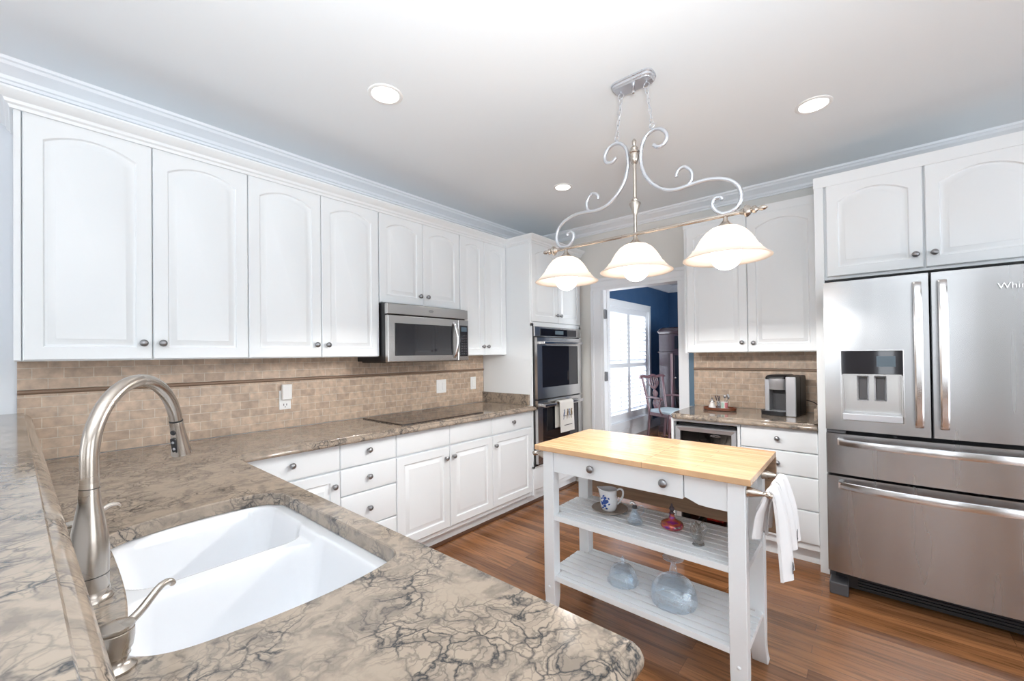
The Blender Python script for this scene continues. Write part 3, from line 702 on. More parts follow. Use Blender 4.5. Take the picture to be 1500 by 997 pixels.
# dish towel over the lower oven handle
def cloth(name, W, nx, path, mat, parent, wav=.004, freq=2.2, th=.003, ph=0, taper=0):
    """path = list of (y,z); cloth runs across local x"""
    P = [Vector((0, a, b)) for a, b in path]; P = smoothpts(P, 5); n = len(P); fr = []; bk = []
    for j, p in enumerate(P):
        tn = (P[min(j+1, n-1)]-P[max(j-1, 0)]).normalized(); nr = Vector((0, tn.z, -tn.y)); k = j/(n-1); amp = wav*min(1, abs(k-.5)*2.6)
        for i in range(nx+1):
            u = i/nx-.5; wd = W*(1-taper*abs(k-.5)*0)
            q = Vector((u*wd, p.y, p.z))+nr*amp*math.sin(u*2*PI*freq+ph+k*2)
            fr.append(q+nr*th/2); bk.append(q-nr*th/2)
    m = MB(); N1 = nx+1; fs = []; o2 = n*N1
    for j in range(n-1):
        for i in range(nx):
            a = j*N1+i; fs.append((a, a+1, a+N1+1, a+N1)); fs.append((o2+a, o2+a+N1, o2+a+N1+1, o2+a+1))
    for j in range(n-1):
        for i in (0, nx): a = j*N1+i; fs.append((a, a+N1, o2+a+N1, o2+a))
    for i in range(nx):
        for j in (0, n-1): a = j*N1+i; fs.append((a, a+1, o2+a+1, o2+a))
    m.add(fr+bk, fs); return m.build(name, mat, parent, smooth=60)
t = thing('dish_towel', 'cream dish towel printed with birds hanging from the lower oven handle', 'towel', (-.505, -.715, .90))
yo = 0.0
cloth('cloth', .235, 20, [(.027, -.22), (.027, -.1), (.026, .0), (.018, .03), (.0, .036), (-.020, .028), (-.026, 0), (-.030, -.12), (-.034, -.26)], 'fabriccream', t, .0015, 1.5)
pr = MB()
pr.k = 0; pr.box(-.075, .085, -.0355, -.0345, -.110, -.106)
pr.k = 0; pr.box(-.06, .075, -.0378, -.0368, -.200, -.194)
def flat_ell(mb, cx, cz, a, b, rot, y):
    L_ = [[(cx+math.cos(t_)*a*math.cos(rot)-math.sin(t_)*b*math.sin(rot), yy, cz+math.cos(t_)*a*math.sin(rot)+math.sin(t_)*b*math.cos(rot)) for t_ in [2*PI*i/14 for i in range(14)]] for yy in (y, y+.0008)]; mb.loft(L_)
for k, (cx, r_) in enumerate(((-.055, 1.2), (.0, 1.4), (.03, 1.9), (.07, 1.8))):
    pr.k = 1+k % 2; flat_ell(pr, cx, -.085, .028, .011, r_, -.0355); flat_ell(pr, cx+.004, -.055, .009, .008, 0, -.0352); flat_ell(pr, cx-.01, -.122, .022, .004, r_, -.0365)
pr.build('print', ['ink', 'birdblue', 'bird'], t)

# ------------------------------------------------------------------ coffee bar on the far wall (local frame rotated -90)
def far_thing(name, label, cat, y, z=0, x=0, group=None): return thing(name, label, cat, (x, y, z), -PI/2, group)
# local x = -(world y - y0); local y = world x (front negative)
t = far_thing('wall_cabinet', 'white two-door wall cabinet above the coffee maker', 'cabinet', -1.80, ZB)
wd = .903; h = ZT-ZB
MB().box(0, wd, -.34, -.001, 0, h).build('body', 'cab', t, bev=.0015)
door_panel(t, .024, .461, .004, h-.004, -.36, .05, (.426, .075)); door_panel(t, .465, wd-.003, .004, h-.004, -.36, .05, (.502, .07))
o = sweep(MB(), KC, [(-.001, -1.80), (-.345, -1.80), (-.345, -2.70)][::-1]).build('crown_molding', 'cab', smooth=30) if False else None
mb = MB(); sweep(mb, KC, [(-.005, -1.795), (-.345, -1.795), (-.345, -2.69)]); 
# sweep's right-hand side must face the room
mb = MB(); path = [(-.02, -1.797), (-.345, -1.797), (-.345, -2.699)]
def sweep_left(mb, prof, path):
    n0 = len(mb.v); sweep(mb, [(-o, z) for o, z in prof], path); return mb
sweep_left(mb, KC, path)
tag(mb.build('crown_molding', 'cab', smooth=30), 'white crown molding capping the wall cabinet above the coffee maker', 'molding')
# base: wine cooler bay and four drawers
t = far_thing('base_cabinet', 'white drawer cabinet with four drawers beside the wine cooler', 'cabinet', -2.255)
MB().box(0, .445, -.60, -.012, .10, .874).build('body', 'cab', t, bev=.001); MB().box(0, .445, -.545, -.02, 0, .10).build('toe_kick', 'cab', t)
for z0, z1, kz in ((.722, .872, .80), (.567, .716, .64), (.356, .561, .46), (.146, .350, .25)): drawer(t, .003, .442, z0, z1, -.621, [(.2225, kz)])
t = far_thing('cooler_surround', 'white cabinet frame around the wine cooler', 'cabinet', -1.775)
c = MB(); c.box(0, .018, -.62, -.012, 0, .874); c.box(.462, .479, -.62, -.012, 0, .874); c.box(.018, .462, -.62, -.012, .852, .874); c.box(.018, .462, -.03, -.012, 0, .852); c.build('frame', 'cab', t, bev=.0015)
CE = [(.022, .914), (.0205, .9115), (.02, .909), (.010, .905), (.003, .897), (0, .888), (.001, .880), (.004, .876), (.03, .875)]
o = slab_with_edge('countertop', [(-.012, -2.700), (-.012, -1.766), (-.40, -1.762), (-.60, -1.762), (-.655, -1.80), (-.665, -1.85), (-.665, -2.700)], [], CE, 'stone')
tag(o, 'short stone countertop of the coffee bar beside the refrigerator', 'countertop')
o = MB().box(-.63, -.014, -2.699, -2.680, .915, 1.01).build('side_splash', 'stone', bev=.002); tag(o, 'small stone side splash against the refrigerator panel', 'backsplash')
# wine cooler
t = far_thing('wine_cooler', 'stainless framed glass-door wine cooler under the coffee bar', 'cooler', -1.795, .0)
c = MB(); c.box(.001, .02, -.56, -.05, .02, .835); c.box(.42, .438, -.56, -.05, .02, .835); c.box(.001, .438, -.56, -.05, .02, .045); c.box(.001, .438, -.56, -.05, .80, .835); c.box(.001, .438, -.07, -.05, .02, .835)
c.build('body', 'black', t)
f = MB(); y0, y1 = -.612, -.565
def mitre_frame(mb, x0, x1, z0, z1, w, y0, y1):
    lo = [(x0, z0), (x1, z0), (x1, z1), (x0, z1)]; li = [(x0+w, z0+w), (x1-w, z0+w), (x1-w, z1-w), (x0+w, z1-w)]
    mid = [(x0+.006, z0+.006), (x1-.006, z0+.006), (x1-.006, z1-.006), (x0+.006, z1-.006)]
    vs = [(x, y1, z) for x, z in lo]+[(x, y0+.006, z) for x, z in lo]+[(x, y0, z) for x, z in mid]+[(x, y0+.012, z) for x, z in li]+[(x, y1, z) for x, z in li]
    fs = []
    for k in range(4):
        for i in range(4): j = (i+1) % 4; fs.append((k*4+i, k*4+j, (k+1)*4+j, (k+1)*4+i))
    for i in range(4): j = (i+1) % 4; fs.append((16+i, 16+j, j, i))
    mb.add(vs, fs)
mitre_frame(f, .006, .434, .03, .815, .035, y0, y1); fo = f.build('door_frame', 'silver', t)
gm, nt, b, N, L = newmat('cooler_door_glass'); b.inputs['Base Color'].default_value = (.35, .35, .36, 1); b.inputs['Roughness'].default_value = .02; b.inputs['Transmission Weight'].default_value = 1; b.inputs['IOR'].default_value = 1.1; M['coolglass'] = gm
MB().box(.040, .400, -.598, -.594, .06, .78).build('door_glass', 'coolglass', fo)
e_ = MB(); e_.tube([(.29+.03*math.cos(a), -.5995, .762+.006*math.sin(a*1.0)) for a in [2*PI*i/24 for i in range(25)]], .0012, 6); e_.tube([(.255, -.5995, .757), (.275, -.5995, .768), (.29, -.5995, .757), (.31, -.5995, .768), (.325, -.5995, .76)], .0012, 6); e_.build('badge', 'chrome', fo)
sh = MB()
for z in (.05, .19, .33, .47, .61):
    sh.box(.03, .41, -.54, -.52, z, z+.016)
    for k in range(8): sh.tube([(.05+k*.047, -.53, z+.006), (.05+k*.047, -.08, z+.006)], .0025, 6)
sh.build('rack', 'tray', t)
l = bpy.data.lights.new('cooler_lamp', 'POINT'); l.energy = 9; l.color = (1, .85, .7); l.shadow_soft_size = .004
lo = bpy.data.objects.new('cooler_lamp', l); lo.location = (-.45, -2.0, .45); COL.objects.link(lo)
can = thing('drink_can', 'bright red can lying in the wine cooler', 'can', (-.50, -2.06, .105), 0)
MB().lathe([(.024, -.062), (.031, -.056), (.033, -.05), (.033, .05), (.031, .056), (.024, .062)], axis=(0, 1, 0), seg=20).build('body', 'red', can, smooth=30)
MB().lathe([(.024, .062), (.024, .064), (.001, .0635)], axis=(0, 1, 0), seg=20).build('lid', 'chrome', can)
bt = thing('wine_bottle', 'dark bottle lying base-out in the wine cooler beside the red can', 'bottle', (-.50, -1.90, .111), 0)
MB().lathe([(.030, 0), (.036, .006), (.037, .02), (.037, .18), (.03, .21), (.014, .24), (.014, .30)], axis=(1, 0, 0), seg=20).build('body', 'redbrown', bt, smooth=40)
bt = thing('wine_bottle', 'amber bottle lying at the right in the wine cooler', 'bottle', (-.50, -2.165, .105), 0)
MB().lathe([(.027, 0), (.030, .006), (.031, .02), (.031, .18), (.028, .21), (.013, .24), (.013, .30)], axis=(1, 0, 0), seg=20).build('body', 'tin', bt, smooth=40)

# refrigerator surround
t = far_thing('refrigerator_cabinet', 'white two-door cabinet above the refrigerator with tall side panel', 'cabinet', -2.70)
c = MB(); c.box(.001, .048, -.655, -.001, 0, ZT); c.box(.992, 1.03, -.655, -.001, 0, ZT); c.box(.048, .992, -.63, -.001, 1.815, ZT); c.build('body', 'cab', t, bev=.0015)
door_panel(t, .060, .487, 1.832, ZT-.004, -.651, .055, (.455, 1.905)); door_panel(t, .497, .925, 1.832, ZT-.004, -.651, .055, (.53, 1.905))
MB().box(.925, .992, -.648, -.63, 1.815, ZT).build('filler', 'cab', t, bev=.001)
mb = MB(); sweep_left(mb, KC, [(-.42, -2.6985), (-.657, -2.6985), (-.657, -3.73)])
tag(mb.build('crown_molding', 'cab', smooth=30), 'white crown molding capping the cabinet above the refrigerator', 'molding')

# refrigerator
t = far_thing('refrigerator', 'stainless french-door refrigerator with in-door dispenser', 'refrigerator', -2.754)
MB().box(.004, .904, -.79, -.03, .03, 1.745).build('body', 'darkgrey', t, bev=.004)
def bowed(name, x0, x1, z0, z1, parent=t, hole=None):
    """door with a face bowed across the whole 0..0.908 width"""
    def fy(x): u = (x-.454)/.454; return -.905-.022*(1-u*u)
    n = 20; xs = [x0+(x1-x0)*i/n for i in range(n+1)]; m = MB()
    if not hole:
        lp = [(x, fy(x)) for x in xs]; poly = [(x0, -.80)]+[(x0, fy(x0)+.006), (x0+.004, fy(x0)+.001)]+lp[1:-1]+[(x1-.004, fy(x1)+.001), (x1, fy(x1)+.006)]+[(x1, -.80)]
        m.prism(poly, 'z', z0, z1)
    else:
        hx0, hx1, hz0, hz1 = hole
        def seg(a, b, c, d):
            q = max(2, int((b-a)/.02)); xx = [a+(b-a)*i/q for i in range(q+1)]; m.prism([(a, -.80)]+[(x, fy(x)) for x in xx]+[(b, -.80)], 'z', c, d)
        seg(x0, hx0, z0, z1); seg(hx1, x1, z0, z1); seg(hx0, hx1, z0, hz0); seg(hx0, hx1, hz1, z1)
    return m.build(name, 'steel_f', parent, smooth=30), fy
hx0, hx1, hz0, hz1 = .077, .328, .995, 1.374
dl, fy = bowed('door', .002, .4265, .934, 1.762, hole=(hx0, hx1, hz0, hz1)); dr, _ = bowed('door', .4335, .906, .934, 1.762)
d1, _ = bowed('drawer', .002, .906, .688, .912); d2, _ = bowed('drawer', .002, .906, .137, .674)
# dispenser
dp = MB().box(hx0, hx1, -.925, -.90, 1.248, hz1).build('dispenser_panel', 'blackglass', dl, bev=.002)
MB().box(.225, .30, -.9262, -.9245, 1.29, 1.345).build('dispenser_display', 'display', dp)
cv = MB(); cv.box(hx0, hx1, -.845, -.83, hz0, 1.25); cv.box(hx0, hx0+.006, -.915, -.83, hz0, 1.25); cv.box(hx1-.006, hx1, -.915, -.83, hz0, 1.25); cv.box(hx0, hx1, -.915, -.83, 1.243, 1.25); cv.build('dispenser_cavity', 'steel', dl)
MB().box(hx0+.002, hx1-.002, -.924, -.84, hz0, hz0+.035).build('drip_tray', 'silver', dl, bev=.003)
for xx in (.142, .215):
    p = MB(); mitre_frame(p, xx, xx+.05, 1.10, 1.235, .008, -.868, -.846); po = p.build('dispenser_paddle', 'silver', dl)
    MB().box(xx+.008, xx+.042, -.862, -.85, 1.108, 1.227).build('paddle_face', 'darkgrey', po)
rm = MB(); y_ = -.9265
rm.box(hx0-.004, hx0, y_, -.90, hz0-.004, hz1+.004); rm.box(hx1, hx1+.004, y_-.001, -.90, hz0-.004, hz1+.004); rm.box(hx0, hx1, y_, -.90, hz0-.004, hz0); rm.box(hx0, hx1, y_, -.90, hz1, hz1+.004); rm.build('dispenser_trim', 'steel_b', dl)
def vhandle(par, x):
    p = smoothpts([(x, -.94, 1.72), (x, -.968, 1.70), (x, -.985, 1.55), (x, -.99, 1.35), (x, -.985, 1.15), (x, -.968, 1.0), (x, -.94, .985)], 5)
    L_ = []
    for q in p: L_.append([(q.x-.016, q.y+.006, q.z), (q.x-.016, q.y-.003, q.z), (q.x-.010, q.y-.007, q.z), (q.x+.010, q.y-.007, q.z), (q.x+.016, q.y-.003, q.z), (q.x+.016, q.y+.006, q.z)])
    o = MB().loft(L_).build('handle', 'steel_b', par, smooth=30)
    q = MB(); q.box(x-.012, x+.012, -.97, -.92, 1.69, 1.71); q.box(x-.012, x+.012, -.97, -.92, .995, 1.015); q.build('handle_post', 'steel_b', par)
vhandle(dl, .383); vhandle(dr, .472)
def hhandle(par, z):
    L_ = []; n = 30
    for i in range(n+1):
        u = i/n; x = .055+.80*u; yy = -.945-.06*math.sin(PI*u)**.7; zz = z
        L_.append([(x, yy+.007, zz-.02), (x, yy-.005, zz-.018), (x, yy-.007, zz), (x, yy-.003, zz+.018), (x, yy+.008, zz+.02)])
    MB().loft(L_).build('handle', 'steel_b', par, smooth=50)
    q = MB(); q.box(.055, .075, -.955, -.90, z-.014, z+.014); q.box(.835, .855, -.955, -.90, z-.014, z+.014); q.build('handle_post', 'steel_b', par)
hhandle(d1, .872); hhandle(d2, .634)
g = MB(); g.box(.03, .88, -.80, -.74, .02, .125)
for k in range(5): g.box(.13, .87, -.812, -.80, .035+k*.016, .043+k*.016)
g.build('base_grille', 'black', t)
for xx in (.004, .82): MB().box(xx, xx+.085, -.895, -.79, .0, .068).build('foot_cover', 'darkgrey', t, bev=.006)
MB().box(.004, .08, -.86, -.79, 1.745, 1.77).build('hinge_cover', 'darkgrey', t, bev=.003)
MB().box(.004, .09, -.90, -.8, .914, .932).build('hinge_cover', 'darkgrey', t, bev=.003)
text_mesh('logo', 'Whirlpool', .040, 'steel_b', dr, Matrix.Translation((.655, -.928, 1.655)) @ Matrix.Rotation(math.radians(-1.5), 4, 'Z') @ Matrix.Rotation(PI/2, 4, 'X'), .0012)

# ------------------------------------------------------------------ kitchen cart
TX0, TX1, TY0, TY1 = -2.161, -1.604, -2.611, -1.627; TZ = .914
t = thing('kitchen_cart', 'white kitchen cart with butcher block top and two slatted shelves', 'cart', (-1.88, -2.12, 0)); ox, oy = -1.88, -2.12
def X(x): return x-ox
def Y(y): return y-oy
MB().box(X(TX0), X(TX1), Y(TY0), Y(TY1), TZ-.026, TZ).build('butcher_block_top', 'butcher', t, bev=.003)
def leg(x0, x1, y0, y1, out, yo_=0):
    # square leg, straight above z=.17, sabre foot flaring toward out (+1/-1 in x)
    loops = []
    for i in range(15):
        z = .17*i/14; u = 1-i/14
        fl = .05*u*u*out                      # flare
        cut = .012*math.sin(PI*min(1, u*1.05))*out
        xa, xb = (x0+fl, x1+fl) ; 
        if out > 0: xb -= cut; xa += .004*u
        else: xa -= cut; xb -= .004*u
        loops.append([(X(xa), Y(y0), z), (X(xb), Y(y0), z), (X(xb), Y(y1), z), (X(xa), Y(y1), z)])
    for z in (.5, TZ-.026): loops.append([(X(x0), Y(y0), z), (X(x1), Y(y0), z), (X(x1), Y(y1), z), (X(x0), Y(y1), z)])
    o = MB().loft(loops).build('leg', 'cab', t, smooth=25, bev=.002)
    return o
LF0, LF1, LB0, LB1 = -2.137, -2.085, -1.80, -1.748
YL0, YL1, YR0, YR1 = -1.725, -1.664, -2.588, -2.527
lg_ = [leg(LF0, LF1, YL0, YL1, -1), leg(LF0, LF1, YR0, YR1, -1), leg(LB0, LB1, YL0, YL1, 1), leg(LB0, LB1, YR0, YR1, 1)]
for i, yy in ((0, (YL0+YL1)/2), (1, (YR0+YR1)/2)):
    MB().lathe([(.007, 0), (.006, .003), (.001, .005)], (X(LF0), Y(yy), .20), (-1, 0, 0), 12).build('bolt_cap', 'cab', lg_[i], smooth=50)
# aprons
ap = MB(); zt_ = TZ-.027
prof = [(-2.366, zt_), (-2.527, zt_), (-2.527, .770), (-2.46, .770), (-2.42, .773), (-2.395, .783), (-2.375, .79), (-2.366, .792)]
ap.prism([(Y(a), b) for a, b in prof], 'x', X(-2.128), X(-2.108)); ap.build('front_apron', 'cab', t, bev=.001)
ap = MB(); ap.box(X(LB0+.02), X(LB1-.012), Y(YR1), Y(YL0), .79, zt_); ap.build('back_apron', 'cab', t)
ap = MB(); ap.box(X(LF1), X(LB0), Y(YR0+.02), Y(YR0+.04), .79, zt_); ap.build('side_apron', 'cab', t); ap = MB(); ap.box(X(LF1), X(LB0), Y(YL1-.04), Y(YL1-.02), .79, zt_); ap.build('side_apron', 'cab', t)
dw = MB(); dw.box(X(-2.136), X(-2.112), Y(-2.362), Y(-1.729), .785, zt_-.001); dw.box(X(-2.112), X(-1.85), Y(-2.35), Y(-1.74), .80, zt_-.01); do = dw.build('drawer', 'cab', t, bev=.0015)
for yy in (-1.946, -2.288):
    MB().lathe([(.009, 0), (.006, .004), (.005, .010), (.010, .014), (.0175, .017), (.0185, .022), (.015, .028), (.007, .031), (.0005, .032)], (X(-2.136), Y(yy), .838), (-1, 0, 0), 18).build('knob', 'pewter', do, smooth=50)
def shelf(zt, name='shelf'):
    s = MB(); x0, x1, y0, y1 = LF0+.006, LB1-.006, YR0+.006, YL1-.006; s.box(X(x0), X(x0+.022), Y(YR1), Y(YL0), zt-.026, zt); s.box(X(x1-.02), X(x1), Y(YR1), Y(YL0), zt-.026, zt)
    s.box(X(LF1), X(LB0), Y(y1-.03), Y(y1), zt-.026, zt-.008); s.box(X(LF1), X(LB0), Y(y0), Y(y0+.03), zt-.026, zt-.008); s.box(X(LF1), X(LB0), Y(-2.14), Y(-2.11), zt-.026, zt-.008)
    n = 7; w_ = (x1-x0-.044)/n
    for k in range(n):
        a = x0+.022+k*w_+.006; s.box(X(a), X(a+w_-.009), Y(y0 if a > LF1 and a+w_ < LB0 else YR1), Y(y1 if a > LF1 and a+w_ < LB0 else YL0), zt-.008, zt)
    return s.build(name, 'cab', t, bev=.0012)
SH1, SH2 = .566, .262
shelf(SH1); shelf(SH2)
lf = MB().box(X(-1.612), X(-1.592), Y(-2.611), Y(-1.627), .535, TZ-.028).build('drop_leaf', 'leaf', t, bev=.002); lf['label'] = 'brown drop leaf folded down behind the cart'
hb = MB(); hb.box(X(-1.745), X(-1.612), Y(-1.80), Y(-1.77), .84, TZ-.027); hb.build('leaf_bracket', 'leaf', t)
hb = MB(); hb.box(X(-1.745), X(-1.612), Y(-2.48), Y(-2.45), .84, TZ-.027); hb.build('leaf_bracket', 'leaf', t)
def towel_bar(label, y, sgn):
    q = thing('towel_bar', label, 'towel bar', (-1.98, y, .855)); 
    for xx in (-.13, .16):
        p = MB(); p.lathe([(.020, 0), (.021, .004), (.019, .008), (.017, .02), (.012, .04), (.008, .052), (.009, .055), (.007, .058), (.008, .062), (.0125, .068), (.013, .075), (.009, .083), (.001, .086)], (xx, 0, 0), (0, sgn, 0), 20); p.build('post', 'nickel', q, smooth=50)
    MB().tube([(-.13, sgn*.075, 0), (.16, sgn*.075, 0)], .0075, 14).build('bar', 'nickel', q, smooth=50)
    return q
towel_bar('nickel towel bar on the right end of the cart carrying two hand towels', YR0-.0005, -1)
towel_bar('empty nickel towel bar on the left end of the cart by the oven', YL1+.0005, 1)
def hand_towel(label, x, W, front, back, ph, ztop=.855, twist=0):
    q = thing('hand_towel', label, 'towel', (x, YR0-.0755, ztop), PI*0+twist, 'monogrammed hand towels on the cart')
    # hangs over a bar that runs along x
    path = [(.050, -back), (.040, -back*.5), (.024, -.04), (.012, 0), (0, .013), (-.012, 0), (-.024, -.05), (-.036, -front*.5), (-.046, -front)]
    cloth('cloth', W, 26, path, 'fabric', q, .013, 1.35, .009, ph)
    return q
h1 = hand_towel('white monogrammed hand towel on the cart rail, hanging lowest in front', -2.052, .125, .30, .17, .6)
h2 = hand_towel('white monogrammed hand towel on the cart rail, the one behind nearer the drawers', -1.905, .13, .235, .20, 2.2)
def mono(parent, pts_, z, x=.0, y=-.062):
    m = MB()
    for p in pts_: m.tube(smoothpts([(x+a, y, z+b) for a, b in p], 4), .0011, 6)
    m.build('monogram', 'ink', parent)
mono(h1, [[(-.012, -.018), (-.004, .0), (-.008, .014), (-.001, .020), (.0, .004), (-.004, -.02)], [(-.012, .0), (.004, .003), (.010, .012)], [(.008, -.012), (.012, .004), (.016, -.004), (.010, -.012)]], -.255, -.02)
mono(h2, [[(-.006, .02), (-.010, 0), (-.006, -.018), (0, -.02)], [(.006, .022), (.003, 0), (.006, -.018), (.013, -.014)], [(.0, .018), (-.002, .0), (.0, -.02)]], -.19, -.02, -.060)

# ------------------------------------------------------------------ things on the cart shelves
def at(x, y, z): return (x, y, z)
q = thing('saucer', 'pale crackled saucer under the blue and white pitcher', 'saucer', (-1.905, -1.915, SH1))
MB().lathe([(.035, 0), (.05, .003), (.082, .010), (.092, .016), (.090, .0175), (.078, .0125), (.045, .006), (.001, .005)], seg=40).build('dish', 'saucer', q, smooth=50)
q = thing('milk_pitcher', 'small white pitcher with blue painted flowers', 'pitcher', (-1.91, -1.913, SH1+.006), math.radians(-62)); q.scale = (1.04, 1.04, .94)
body = [(.028, 0), (.034, .004), (.040, .022), (.0425, .045), (.041, .07), (.037, .09), (.038, .105), (.042, .115)]
m = MB(); L_ = []
for r, z in body:
    lp = []
    for i in range(32):
        a = 2*PI*i/32; k = max(0, math.cos(a-PI))**6*max(0, (z-.07)/.045); lp.append(((r+.016*k)*math.cos(a), (r+.012*0)*math.sin(a), z+.008*k))
    L_.append(lp)
L_ += [[(x*.93, y*.93, z) for x, y, z in L_[-1]], [(x*.9, y*.9, .05) for x, y, _ in L_[3]], [(x*.5, y*.5, .006) for x, y, _ in L_[0]]]
m.loft(L_); m.build('body', 'porcelain', q, smooth=60)
MB().tube(smoothpts([(.038, 0, .108), (.055, 0, .118), (.068, 0, .105), (.066, 0, .075), (.053, 0, .05), (.041, 0, .035)], 5), .005, 10).build('handle', 'porcelain', q, smooth=60)
fl = MB()
def petal(a, z, ra, rz, rot=0):
    c = Vector((.0425*math.cos(a), .0425*math.sin(a), z)); n = Vector((math.cos(a), math.sin(a), 0)); tt = Vector((-math.sin(a), math.cos(a), 0)); uu = Vector((0, 0, 1))
    e1 = tt*math.cos(rot)+uu*math.sin(rot); e2 = -tt*math.sin(rot)+uu*math.cos(rot)
    fl.loft([[c+n*k+e1*ra*math.cos(w)+e2*rz*math.sin(w) for w in [2*PI*i/12 for i in range(12)]] for k in (-.004, .0012)])
A0 = -2.05
for da, z, a, b, r in ((0, .055, .012, .013, 0), (.0, .075, .008, .007, .4), (-.3, .045, .007, .008, 0), (.28, .06, .007, .009, .3), (.0, .035, .008, .006, 0), (-.42, .07, .006, .0035, .8), (-.5, .05, .006, .0035, -.3), (.45, .075, .006, .0035, -.8), (.5, .045, .006, .0035, .5), (-.2, .085, .006, .0035, 1), (.2, .022, .006, .0035, -.5), (-.25, .024, .006, .0035, .5)):
    petal(A0+da, z, a, b, r)
fl.build('painted_flowers', 'inkblue', q)
q = thing('glass_cruet', 'small clear cut-glass cruet with curled handle', 'cruet', (-1.975, -2.083, SH1), math.radians(-60))
MB().lathe([(.028, 0), (.034, .004), (.037, .012), (.030, .026), (.020, .045), (.014, .06), (.012, .068), (.015, .074), (.011, .074), (.010, .06), (.016, .045), (.026, .026), (.032, .012), (.026, .005), (.001, .004)], seg=12).build('body', 'glass', q, smooth=20)
MB().tube(smoothpts([(.014, 0, .068), (.03, 0, .085), (.042, 0, .075), (.040, 0, .055), (.028, 0, .04)], 5), .003, 10).build('handle', 'glass', q, smooth=60)
m = MB(); m.lathe([(.011, .072), (.012, .08), (.009, .088)], seg=14); m.build('collar', 'darkgrey', q, smooth=50)
MB().tube(smoothpts([(0, 0, .088), (-.008, 0, .098), (-.022, 0, .094)], 5), [.006]*10+[.003], 10).build('spout', 'chrome', q, smooth=50)
q = thing('perfume_bottle', 'round iridescent red and purple glass bottle with stopper', 'bottle', (-1.93, -2.243, SH1))
MB().lathe([(.022, 0), (.040, .005), (.050, .014), (.0515, .022), (.046, .032), (.030, .040), (.016, .048), (.012, .058), (.0105, .068), (.014, .072), (.001, .073)], seg=32).build('body', 'ruby', q, smooth=50)
MB().lathe([(.008, .071), (.009, .076), (.006, .080), (.010, .086), (.013, .093), (.010, .101), (.005, .106), (.004, .114), (.001, .118)], seg=16).build('stopper', 'darkwood', q, smooth=50)
q = thing('glass_vase', 'small smoky pressed-glass hand-shaped vase', 'vase', (-2.02, -2.385, SH1), math.radians(-40))
L_ = []
for z, w_, d_, s_ in ((0, .024, .018, 0), (.006, .025, .019, 0), (.010, .018, .013, 0), (.02, .020, .012, 0), (.035, .028, .013, 0), (.055, .037, .014, .002), (.07, .038, .014, .003), (.082, .034, .013, .0), (.09, .028, .012, -.004)):
    L_.append([(s_+w_*math.cos(a)*(1+.06*math.cos(9*a)), d_*math.sin(a)*(1+.06*math.cos(9*a)), z+(.006*math.sin(5*a) if z > .08 else 0)) for a in [2*PI*i/36 for i in range(36)]])
L_ += [[(x*.82, y*.82, z-.001) for x, y, z in L_[-1]], [(x*.85, y*.8, z) for x, y, z in L_[5]], [(x*.6, y*.6, .02) for x, y, z in L_[2]]]
MB().loft(L_).build('body', 'smokeglass', q, smooth=30)
def facets(prof, seg=48, amp=.03, k=12):
    return [[((r*(1+amp*abs(math.sin(k*a/2))))*math.cos(a), (r*(1+amp*abs(math.sin(k*a/2))))*math.sin(a), z) for a in [2*PI*i/seg for i in range(seg)]] for r, z in prof]
def closed_loops(L): return L+[L[0]]
q = thing('glass_dome_lid', 'clear glass dome lid with pointed finial on the lower shelf', 'glass lid', (-1.965, -2.012, SH2))
MB().loft(closed_loops(facets([(.072, .001), (.074, .006), (.068, .012), (.066, .03), (.058, .055), (.042, .075), (.02, .086), (.008, .09), (.007, .096), (.012, .102), (.009, .112), (.001, .124)])+facets([(.001, .082), (.018, .080), (.038, .070), (.053, .052), (.061, .030), (.063, .012), (.066, .001)])), False, False).build('glass', 'glass', q, smooth=35)
q = thing('glass_compote', 'upside-down clear glass footed bowl on the lower shelf', 'glass bowl', (-1.975, -2.262, SH2))
MB().loft(closed_loops(facets([(.094, .001), (.096, .012), (.095, .04), (.088, .07), (.072, .095), (.045, .112), (.022, .118), (.016, .124), (.017, .14), (.014, .155), (.010, .168), (.011, .178), (.030, .186), (.044, .193), (.045, .196), (.03, .194), (.001, .190)])
  +facets([(.001, .108), (.04, .104), (.067, .088), (.083, .066), (.090, .04), (.091, .012), (.089, .001)])), False, False).build('glass', 'glass', q, smooth=35)

# ------------------------------------------------------------------ coffee bar things
def rotp(a): return math.radians(a)
q = thing('coffee_maker', 'silver and black pod coffee maker beside the refrigerator', 'coffee maker', (-.24, -2.485, .915), -PI/2-math.radians(9)); q.scale = (1.13, 1.1, 1.0); q.location.x += .01; q.location.y += .006
# local x across (width), local -y front
MB().box(-.055, .088, .02, .115, .0, .275).build('water_tank', 'black', q, bev=.012, seg=3)
c = MB(); c.box(-.09, .09, -.03, .10, .0, .285); c.build('body', 'black', q, bev=.01, seg=3)
MB().box(.036, .0905, -.031, -.115, .001, .2845).build('right_side', 'black', q, bev=.004)
MB().box(.035, .091, -.128, -.112, .0, .28).build('right_column', 'silver', q, bev=.006, seg=3)
MB().box(-.09, -.062, -.105, -.02, .03, .262).build('left_column', 'silver', q, bev=.006, seg=3)
MB().box(-.065, .037, -.04, -.028, .03, .20).build('cavity', 'darkgrey', q)
L_ = [[(-.018+.058*math.cos(a)*s_, -.07+.062*math.sin(a)*s_, z) for a in [2*PI*i/32 for i in range(32)]] for z, s_ in ((.185, .93), (.19, .97), (.225, .98), (.227, 1.0), (.262, 1.0))]
MB().loft(L_).build('brew_head', 'silver', q, smooth=40)
L_ = [[(x*s_, y*s_-.02, z) for x, y in rrect(-.09, .036, -.095, .11, .03)] for z, s_ in ((.258, 1.0), (.272, .99), (.284, .93), (.290, .8))]
MB().loft(L_).build('top_cover', 'black', q, smooth=40)
